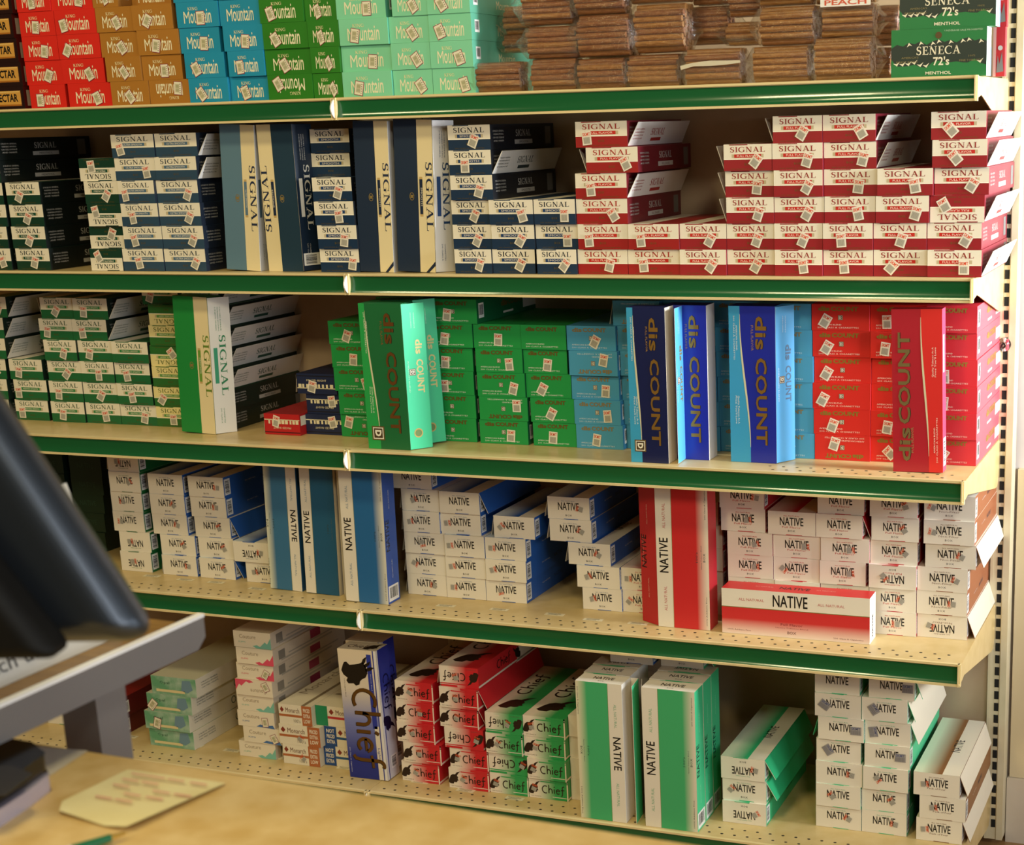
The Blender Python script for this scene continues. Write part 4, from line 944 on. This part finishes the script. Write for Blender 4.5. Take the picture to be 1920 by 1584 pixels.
for j, (yy, inv) in enumerate(((-.385, 0), (-.335, 0), (-.285, 1))):
    w3 = ('front', 'second', 'rearmost')[j]
    oa = standing('mint_carton', 4, (1090 + 16 * j, 1500), 0, 1175 + 16 * j, 46, P(NB), lambda W, H: art_native(W, H, '44b070', 'e0d8b4', True, '8ab890'), (P('e9e4d8'), None), '%s mint carton standing in the left standing file, bottom shelf' % w3, g, y=yy, top=(P(NB), mt_i if inv else mt_), lean=0, flaps=[('back', 6, mint, None)] if j == 0 else ())
    ob = standing('mint_carton', 4, (1211 + 15 * j, 1500), 0, 1309 + 15 * j, 46, P(NB), lambda W, H: art_native(W, H, '44b070', 'e6dcc4', False, '8ab890'), ms, '%s mint carton standing in the right standing file, bottom shelf' % w3, g, y=yy, top=(P(NB), mt_i if inv else mt_), lean=0, flaps=[('left', 20, P('e9e0c8'), None)] if j == 0 else ())
stack(4, 'ntb', '1144:20/-60', 'lying on the left standing file, bottom shelf', 'cartons on the bottom shelf', y=-.262, z0=.2856)
stack(4, 'ntm', '1239R:22/-60', 'lying on the right standing file, bottom shelf', 'cartons on the bottom shelf', y=-.262, z0=.2856)

# ------------------------------------------------------------------ bagged cigars
leaf = noise_mat('tobacco_leaf', '7e4a24', '9c6436', 60, .38, .3, (1, 6, 6))
leaf2 = noise_mat('tobacco_leaf_light', '8e5a28', 'b07c40', 60, .33, .3, (1, 6, 6))
film = bpy.data.materials.new('clear_film'); film.use_nodes = True
nt = film.node_tree; nt.nodes.remove(nt.nodes['Principled BSDF'])
tr = nt.nodes.new('ShaderNodeBsdfTransparent'); gl = nt.nodes.new('ShaderNodeBsdfGlossy'); mx = nt.nodes.new('ShaderNodeMixShader'); lw = nt.nodes.new('ShaderNodeLayerWeight')
nz = nt.nodes.new('ShaderNodeTexNoise'); nz.inputs['Scale'].default_value = 55; bp = nt.nodes.new('ShaderNodeBump'); bp.inputs['Strength'].default_value = .5; bp.inputs['Distance'].default_value = .004
mr = nt.nodes.new('ShaderNodeMapRange'); mr.inputs[3].default_value = .05; mr.inputs[4].default_value = .5
tr.inputs[0].default_value = (.97, .96, .93, 1); gl.inputs['Roughness'].default_value = .07; gl.inputs[0].default_value = (.9, .9, .88, 1); lw.inputs[0].default_value = .35
nt.links.new(nz.outputs[0], bp.inputs['Height']); nt.links.new(bp.outputs[0], gl.inputs['Normal']); nt.links.new(bp.outputs[0], lw.inputs['Normal'])
nt.links.new(lw.outputs['Facing'], mr.inputs[0]); nt.links.new(mr.outputs[0], mx.inputs[0]); nt.links.new(tr.outputs[0], mx.inputs[1]); nt.links.new(gl.outputs[0], mx.inputs[2]); nt.links.new(mx.outputs[0], nt.nodes['Material Output'].inputs[0])
def stick_mesh(mt):
    b = MB(); r = .0051
    b.tube((-.05, 0, 0), (.05, 0, 0), r, mt, 12); return b.mesh('cigar')
STICK = [stick_mesh(leaf), stick_mesh(leaf2)]
def bundle(pl, pr, pb, pt, Y, lab, light=0, yaw=0.0, z=None, dep=5):
    pl -= 4; pr += 4; pt -= 1
    xa = on_y(pl, (pb + pt) / 2, Y).x; xb = on_y(pr, (pb + pt) / 2, Y).x
    zb = on_y((pl + pr) / 2, pb, Y).z if z is None else z; ztop = on_y((pl + pr) / 2, pt, Y).z
    L = xb - xa; h = ztop - zb; n = max(3, round(h / .0098)); st = h / n
    t = empty('cigar_bundle', ((xa + xb) / 2, Y, zb), yaw)
    tag(t, lab, 'cigar bundle', 'bagged cigars on the top shelf')
    core = MB()
    for c in range(dep):
        for k in range(n - (c % 2)):
            zz = st * (k + .5 + (.5 if c % 2 else 0)); yy = .006 + c * .0092 + (.010 if k in (0, n - 1) and c == 0 else 0) + rnd.uniform(-.001, .001)
            if c == 0:
                o = put('cigar', STICK[light if rnd.random() < .8 else 1 - light], t); o.location = (rnd.uniform(-.002, .002), yy, zz); o.scale = (L * .96 / .1, 1, min(1.0, st / .0102)); o.rotation_euler = (rnd.uniform(0, 6), 0, rnd.uniform(-.006, .006))
            else:
                j = rnd.uniform(-.002, .002); core.tube((-L * .48 + j, yy, zz), (L * .48 + j, yy, zz), .0049, leaf2 if light else leaf, 10)
    c_ = core.build('cigar_core', t); c_['kind'] = 'stuff'
    b = MB(); D = dep * .0092 + .009; N = 20; xs = [(-L / 2 - .02, .12, 1.25), (-L / 2 - .011, .5, 1.1), (-L / 2 - .001, 1.0, 1.0), (-L / 6, 1.03, 1.0), (L / 6, 1.03, 1.0), (L / 2 + .001, 1.0, 1.0), (L / 2 + .009, .55, 1.05), (L / 2 + .018, .16, 1.2)]
    vs = []
    for x, sz, sy in xs:
        for q in range(N):
            a = 2 * math.pi * q / N
            c, s_ = math.cos(a), math.sin(a)
            yy = D / 2 - .002 + (D / 2 + .0015) * math.copysign(abs(c) ** .5, c) * (1 if sz > .6 else .6 + .4 * sz); zz = h / 2 + (h / 2 + .0006) * sz * math.copysign(abs(s_) ** .5, s_) * (sy if sz > .6 else 1)
            k = 0 if sz > .9 else .003
            vs.append((x + rnd.uniform(-k, k), yy + rnd.uniform(-k, k), min(max(zz, .0), h + .001) + (rnd.uniform(-k, k) if sz < .9 else 0)))
    b.add(vs, [(i * N + q, i * N + (q + 1) % N, (i + 1) * N + (q + 1) % N, (i + 1) * N + q) for i in range(len(xs) - 1) for q in range(N)], film, True)
    b.build('wrapper', t)
    return t, L, h
Zt = ZS[0] + .0012
CB = [(893, 968, 168, 117, -.295, 'bag of brown cigars, leftmost of the bottom row', 0, .03, Zt), (997, 1072, 165, 111, -.29, 'bag of brown cigars, second from left in the bottom row', 0, .03, Zt),
      (1085, 1164, 164, 110, -.295, 'bag of brown cigars, third from left in the bottom row', 0, 0, Zt), (1178, 1266, 163, 103, -.29, 'bag of brown cigars, middle of the bottom row', 1, 0, Zt),
      (1286, 1382, 158, 92, -.297, 'bag of tan cigars under a white film fold, bottom row', 1, 0, Zt), (1414, 1511, 152, 87, -.295, 'bag of tan cigars, second from right in the bottom row', 1, 0, Zt), (1529, 1629, 150, 71, -.295, 'bag of tan cigars, rightmost of the bottom row', 1, 0, Zt),
      (990, 1076, 109, 50, -.285, 'bag of brown cigars, leftmost of the second layer', 0, .05, None), (1082, 1172, 105, 28, -.292, 'bag of brown cigars, second from left in the second layer', 0, -.03, None),
      (1190, 1278, 98, 8, -.288, 'tall bag of brown cigars with its dark cut ends showing', 1, -.05, None), (1425, 1520, 84, 12, -.288, 'bag of glossy tan cigars, second from right in the second layer', 1, -.04, None), (1542, 1632, 68, 8, -.29, 'bag of gold cigars under a white label', 1, 0, None),
      (980, 1064, 46, -28, -.275, 'bag of brown cigars, leftmost of the top layer', 0, .04, None), (1078, 1163, 26, -40, -.28, 'bag of brown cigars, second from left in the top layer', 0, 0, None),
      (1424, 1515, 8, -55, -.275, 'bag of tan cigars, cut off by the top of the view', 1, 0, None), (1364, 1414, 84, 42, -.235, 'recessed bag of tan cigars between the upper layers', 1, 0, None), (1368, 1419, 30, -40, -.235, 'recessed dark bag of cigars near the top of the pile', 0, 0, None),
      (1100, 1185, 112, 30, -.2, 'recessed bag of brown cigars behind the second layer at left', 0, 0, None), (1520, 1560, 84, 12, -.2, 'recessed bag filling the gap left of the white label', 0, 0, None), (1062, 1092, 48, -30, -.19, 'narrow recessed bag high between the leftmost bags', 0, 0, None), (1180, 1280, 4, -60, -.27, 'bag of brown cigars in the middle of the top layer', 0, 0, None), (1288, 1362, 82, 12, -.215, 'dark recessed bag behind the tall bag with cut ends', 0, 0, None), (1300, 1360, 8, -50, -.22, 'upper dark recessed bag behind the tall bag', 0, 0, None), (1641, 1666, 150, 90, -.2, 'dark bag tucked between the pile and the peaked cartons', 0, 0, Zt), (1645, 1678, 84, 10, -.2, 'upper dark bag tucked beside the peaked cartons', 0, 0, None), (1530, 1630, 4, -60, -.26, 'bag of cigars above the white label', 1, 0, None),
      (944, 984, 98, 64, -.2, 'recessed bag of brown cigars beside the mint cartons', 0, 0, None), (946, 988, 64, 12, -.2, 'upper recessed bag of brown cigars beside the mint cartons', 0, 0, None)]
for i, (a, b2, c, d, Y, lab, lt, yw, z) in enumerate(CB):
    t, L, h = bundle(a, b2, c, d, Y, lab, lt, yw, z)
    if i == 11:
        q = put('label', flat_mesh('label', [rect(-L * 480, 0, L * 480, 13, 'efeae0', 1), txt('PEACH', 0, 2.5, 8, 'd2573a', width=L * 800, bold=.02)]), t); q.location = (0, -.006, h - .004)
    if i == 4:
        q = put('label', flat_mesh('label', [line([(-L * 540, -4), (-L * 300, 1), (0, 2), (L * 260, 2), (L * 540, 3)], [7, 6, 9, 7, 4], 'cfc4a8', 1)]), t); q.location = (0, -.006, h * .56)  # pale strip standing for a fold in the film, not a printed label

# ------------------------------------------------------------------ shelf-edge tags, clear knob
for i, (px, py, sh) in enumerate(((243, 1381, 4), (300, 1388, 4), (366, 1398, 4), (435, 1407, 4), (515, 1420, 4), (588, 1432, 4), (648, 1440, 4), (788, 1466, 4), (873, 1482, 4), (965, 1497, 4),
                                  (285, 1080, 3), (348, 1087, 3), (405, 1092, 3), (482, 1104, 3), (836, 1136, 3), (936, 1143, 3), (1040, 1152, 3), (1112, 1162, 3), (1196, 1169, 3))):
    p = on_z(px, py, ZS[sh])
    b = MB(); b.box((-.02, -.007, 0), (.02, .007, .0004), P('e8dcb8'))
    for k, (u, wd) in enumerate(((-.006, .03), (-.004, .026), (-.007, .022))):
        b.box((u - wd / 2 + .004, .0035 - k * .004, .0004), (u + wd / 2 + .004, .0048 - k * .004, .0005), P('574a30'))
    o = b.build('shelf_tag'); o.location = (p.x, p.y, ZS[sh] + .0003); o.rotation_euler = (0, 0, R(rnd.uniform(-3, 3)))
    tag(o, ['first', 'second', 'third', 'fourth', 'fifth', 'sixth', 'seventh', 'eighth', 'ninth', 'tenth'][i if sh == 4 else i - 10] + ' small paper tag from the left on the %s shelf' % ORD[sh], 'shelf tag', 'paper tags stuck on the decks')
gk = bpy.data.materials.new('clear_plastic'); gk.use_nodes = True
pb = gk.node_tree.nodes['Principled BSDF']; pb.inputs['Transmission Weight'].default_value = 1; pb.inputs['Roughness'].default_value = .04; pb.inputs['IOR'].default_value = 1.45; pb.inputs['Base Color'].default_value = (1, .93, .92, 1)
kn = empty('suction_knob', (on_y(1880, 648, -.004).x, .0115, on_y(1880, 648, -.004).z)); tag(kn, 'clear plastic suction knob stuck on the slotted upright', 'knob')
b = MB(); N = 18; pf = [(0.0135, 0), (.0125, -.003), (.0095, -.006), (.006, -.008), (.0065, -.012), (.005, -.015), (.0001, -.016)]
vs = [(r * math.cos(2 * math.pi * q / N), y, r * math.sin(2 * math.pi * q / N)) for r, y in pf for q in range(N)]
b.add(vs, [(i * N + q, i * N + (q + 1) % N, (i + 1) * N + (q + 1) % N, (i + 1) * N + q) for i in range(len(pf) - 1) for q in range(N)] + [tuple(range(N))[::-1]], gk, True); b.build('cup', kn)

# ------------------------------------------------------------------ counter and what stands on it
CZ = .95
lam = noise_mat('counter_laminate', 'cba764', 'ddbf84', 30, .5, lo=.34, hi=.66)
ct = empty('counter', (0, 0, 0)); tag(ct, 'beige mottled laminate counter in the foreground', 'counter')
e0 = on_z(0, 1384, CZ); e1 = on_z(1240, 1575, CZ); dv = (e1 - e0).normalized()
A = e0 - dv * .9; B = e1 + dv * .5; nb_ = Vector((dv.y, -dv.x, 0))
b = MB()
def quad_slab(z0, z1, off, dep, mat):
    p = [A + nb_ * off, B + nb_ * off, B + nb_ * dep, A + nb_ * dep]
    b.prism([(v.x, v.y) for v in p][::-1], 'z', z0, z1, mat)
quad_slab(CZ - .035, CZ, 0, .62, lam); b.build('counter_top', ct, .004)
b = MB(); quad_slab(0.0, CZ - .0355, .03, .58, noise_mat('cabinet_wood', '9a7440', 'b08a52', 9, .5)); b.build('cabinet', ct)

steel = M('brushed_steel', '8a8a8e', .36, .5); edge_glint = M('edge_highlight_white', 'ffffff', .3, .0); woodm = noise_mat('tray_wood', '7c5a22', '9a7432', 12, .35, 0, (2, 14, 2))  # the white one paints a highlight along the apron's top edge
tz = 1.02
pR = on_z(381, 1152, tz); pL = on_z(0, 1322, tz)
ut = (pL - pR).normalized(); un = Vector((-ut.y, ut.x, 0)); un = un if un.x < 0 else -un
LT = .3
sd = empty('steel_stand', (pR.x, pR.y, 0)); tag(sd, 'steel-edged writing stand on a post behind the counter', 'stand')
def loc(s, t, z): return Vector((0, 0, z)) + ut * s + un * t
def slab(b, s0, s1, t0, t1, z0, z1, mat):
    q = [loc(s0, t0, z0), loc(s1, t0, z0), loc(s1, t1, z0), loc(s0, t1, z0), loc(s0, t0, z1), loc(s1, t0, z1), loc(s1, t1, z1), loc(s0, t1, z1)]
    b.add(q, [(0, 1, 2, 3), (7, 6, 5, 4), (0, 4, 5, 1), (1, 5, 6, 2), (2, 6, 7, 3), (3, 7, 4, 0)], mat)
b = MB(); pts = [(0.0, tz - .022), (.0, tz), (LT, tz), (LT, tz - .032), (.012, tz - .032)]
q0 = [loc(s, 0, z) for s, z in pts]; q1 = [loc(s, .0025, z) for s, z in pts]; n = len(pts)
b.add(q0 + q1, [tuple(range(n)), tuple(range(2 * n - 1, n - 1, -1))] + [(i, n + i, n + (i + 1) % n, (i + 1) % n) for i in range(n)], steel)
slab(b, 0, LT, -.0012, .006, tz - .002, tz + .0012, edge_glint); b.build('apron', sd)
b = MB(); slab(b, .012, LT, .003, .34, tz - .02, tz - .006, woodm); b.build('tray_board', sd)
b = MB(); post = on_y(178, 1330, pR.y - .1); pc = Vector((post.x - pR.x, post.y - pR.y, 0))
b.box((pc.x - .02, pc.y - .02, 0), (pc.x + .02, pc.y + .02, tz - .02), steel); b.build('post', sd, .005)
b = MB(); b.box((pc.x - .13, pc.y - .13, 0), (pc.x + .13, pc.y + .13, .012), steel); b.build('foot_plate', sd, .004)
up_ = (un * .3 + Vector((0, 0, .95))).normalized(); sb = un * .045
def sgn(s_, h, off=0.0): return ut * s_ + sb + up_ * h + (ut.cross(up_) if ut.cross(up_).x > 0 else -ut.cross(up_)) * off
sg = empty('paper_sign', (pR.x, pR.y, tz - .0058)); tag(sg, 'printed paper sign propped on the steel-edged stand', 'sign')
ps = MB(); q = [sgn(.06, 0), sgn(.29, 0), sgn(.29, .15), sgn(.06, .15)]; q2 = [v - (sgn(0, 0, .003) - sgn(0, 0)) for v in q]
ps.add(q + q2, [(0, 1, 2, 3), (7, 6, 5, 4), (0, 4, 5, 1), (1, 5, 6, 2), (2, 6, 7, 3), (3, 7, 4, 0)], P('d6d2c8', .3)); ps.build('sheet', sg)
b = MB()
for t, h, wd in (('balanced', .036, .085), ('for each use', .011, .115)):
    q = txt(t, 0, 0, 13, '4a4846', width=wd * 1000, align='r')
    b.add([sgn(.146 - x / 1000, h + y / 1000, .0006) for x, y in q[1]], q[2], q[0])
b.build('lettering', sg)

# touch screen seen from behind
mk = noise_mat('monitor_plastic', '0b0a0a', '100f0e', 40, .6, spec=.2); mk2 = M('monitor_gloss', '3a4048', .33, .7, .7, .4); mk2.node_tree.nodes['Principled BSDF'].inputs['Coat Roughness'].default_value = .25
ms_ = empty('monitor', (0, 0, 0)); tag(ms_, 'black tilted monitor at the left edge of the view', 'monitor')
Ym = -2.16
c0 = on_y(289, 1208, Ym); c1 = on_y(-12, 664, Ym); 
hx = Vector((.28, -.96, 0)).normalized(); ex = Vector((.96, .28, 0))
def mloc(x, z, t): return Vector((c0.x, Ym, c0.z)) + ex * x + Vector((0, 0, z)) + hx * t
dx = (c1.x - c0.x); dz = c1.z - c0.z
def msl(name, pts, t0, t1, mat, bev):
    b = MB(); n = len(pts); q0 = [mloc(x, z, t0) for x, z in pts]; q1 = [mloc(x, z, t1) for x, z in pts]
    b.add(q0 + q1, [tuple(range(n))[::-1], tuple(range(n, 2 * n))] + [(i, (i + 1) % n, n + (i + 1) % n, n + i) for i in range(n)], mat)
    return b.build(name, ms_, bev)
k2 = 1.35
msl('bezel', [(0, 0), (dx * k2, dz * k2), (-.62, dz * k2), (-.52, -.004)], -.034, .012, mk2, .0225)
msl('back_housing', [(-.045, .004), (-.04 + dx * 1.2 - .03, dz * 1.2), (-.56, dz * 1.2), (-.5, .0)], .0115, .05, mk, .012)
b = MB()
for i in range(9):
    z = .032 + .0085 * i; x = -.12 - .0034 * i
    q = [mloc(x - .09, z, .05), mloc(x, z, .05), mloc(x - .004, z + .004, .0525), mloc(x - .09, z + .004, .0525)]
    b.add(q, [(0, 1, 2, 3)], mk); b.add([mloc(x - .09, z + .004, .0525), mloc(x - .004, z + .004, .0525), mloc(x - .004, z + .0045, .05), mloc(x - .09, z + .0045, .05)], [(0, 1, 2, 3)], mk)
b.build('vent_ribs', ms_)
b = MB(); p0 = mloc(-.36, .03, .0)
b.tube((p0.x, p0.y + .02, CZ + .012), (p0.x, p0.y + .02, p0.z + .02), .028, mk, 20); b.build('neck', ms_)
b = MB(); b.tube((p0.x, p0.y + .02, CZ), (p0.x, p0.y + .02, CZ + .012), .11, mk, 32); b.build('base', ms_, .004)

# things lying on the counter
def on_counter(*px): return [on_z(x, y, CZ) for x, y in px]
pp = P('d9d0c0')
q = on_counter((-40, 1392), (165, 1408), (70, 1470), (-60, 1480))
b = MB(); c = q[0]
b.add([(v.x - c.x, v.y - c.y, .0002) for v in q], [(0, 3, 2, 1)], pp); b.add([(v.x - c.x, v.y - c.y, .0005) for v in q], [(0, 1, 2, 3)][::1], pp)
o = b.build('paper_sheet'); o.location = (c.x, c.y, CZ); tag(o, 'white paper sheet lying behind the card reader', 'paper')
q = on_counter((240, 1444), (424, 1472), (238, 1563), (196, 1552), (112, 1528), (118, 1510))
c = q[0]; ym = noise_mat('receipt_yellow', 'e6d69a', 'ecdfa8', 20, .5)
rc = empty('receipt', (c.x, c.y, CZ)); tag(rc, 'yellow receipt slip with red print and a curling edge', 'receipt')
b = MB(); zz = [.001, .002, .006, .002, .004, .004]
vs = [Vector((v.x - c.x, v.y - c.y, z)) for v, z in zip(q, zz)]
mid = (vs[0] + vs[1] + vs[2] + vs[4]) / 4; mid.z = .0012
b.add(vs + [mid], [(i, 6, (i + 1) % 6) for i in range(6)], ym, True); b.add([v - Vector((0, 0, .0004)) for v in vs + [mid]], [((i + 1) % 6, 6, i) for i in range(6)], ym, True)
b.build('slip', rc)
b = MB(); rp = M('receipt_ink', 'dfa888', .6)
ax = (vs[1] - vs[0]); ay = (vs[4] - vs[0])
for r in range(6):
    for k in range(4):
        if rnd.random() < .25 or (r > 2 and k + r > 5): continue
        u, v = .1 + .2 * k + rnd.uniform(0, .04), .12 + .13 * r
        lift = .0045
        p = [vs[0] + ax * uu + ay * vv for uu, vv in ((u, v), (u + .17, v), (u + .17, v + .032), (u, v + .032))]
        b.add([Vector((w_.x, w_.y, lift)) for w_ in p], [(0, 1, 2, 3)], rp)
b.build('print', rc)
pk = empty('card_reader', tuple(on_z(20, 1478, CZ))); tag(pk, 'black card reader with a bright rim on the counter', 'card reader')
base = on_z(20, 1478, CZ)
def rel(px, py, z=CZ): v = on_z(px, py, z); return (v.x - base.x, v.y - base.y)
outl = [rel(98, 1480), rel(60, 1510), rel(-20, 1565), rel(-90, 1600), rel(-120, 1450), rel(-20, 1442), rel(70, 1458)]
b = MB(); b.prism(outl[::-1], 'z', .0, .014, M('chrome_rim', 'c9c4dc', .25, .5)); b.build('rim', pk, .005)
topo = [(x * .96 - .004, y + .004) for x, y in outl]
b = MB(); b.prism(topo[::-1], 'z', .0142, .03, M('reader_black', '080808', .2)); b.build('body', pk, .006)
scr = [rel(62, 1452, CZ + .03), rel(10, 1492, CZ + .03), rel(-60, 1500, CZ + .03), rel(-60, 1440, CZ + .03), rel(20, 1436, CZ + .03)]
b = MB(); b.prism(scr[::-1], 'z', .0302, .0308, M('reader_screen', '2a2418', .08)); b.build('screen', pk)
pa = on_z(236, 1561, CZ + .005); pz = on_z(120, 1600, CZ + .005); d = (pz - pa).normalized()
pn = empty('pen', tuple(pa)); tag(pn, 'green-tipped ballpoint pen lying on the counter', 'pen')
b = MB(); b.tube((0, 0, 0), d * .012, .001, M('pen_brass', 'c9a24a', .3, .8), 12, .0025); b.build('tip', pn)
b = MB(); b.tube(d * .012, d * .042, .003, M('pen_green', '1d6a44', .3), 14, .0046); b.build('grip', pn)
b = MB(); b.tube(d * .042, d * .14, .0046, M('pen_white', 'e4e2dc', .3), 14); b.build('barrel', pn)
flush_boxes()
#DBG
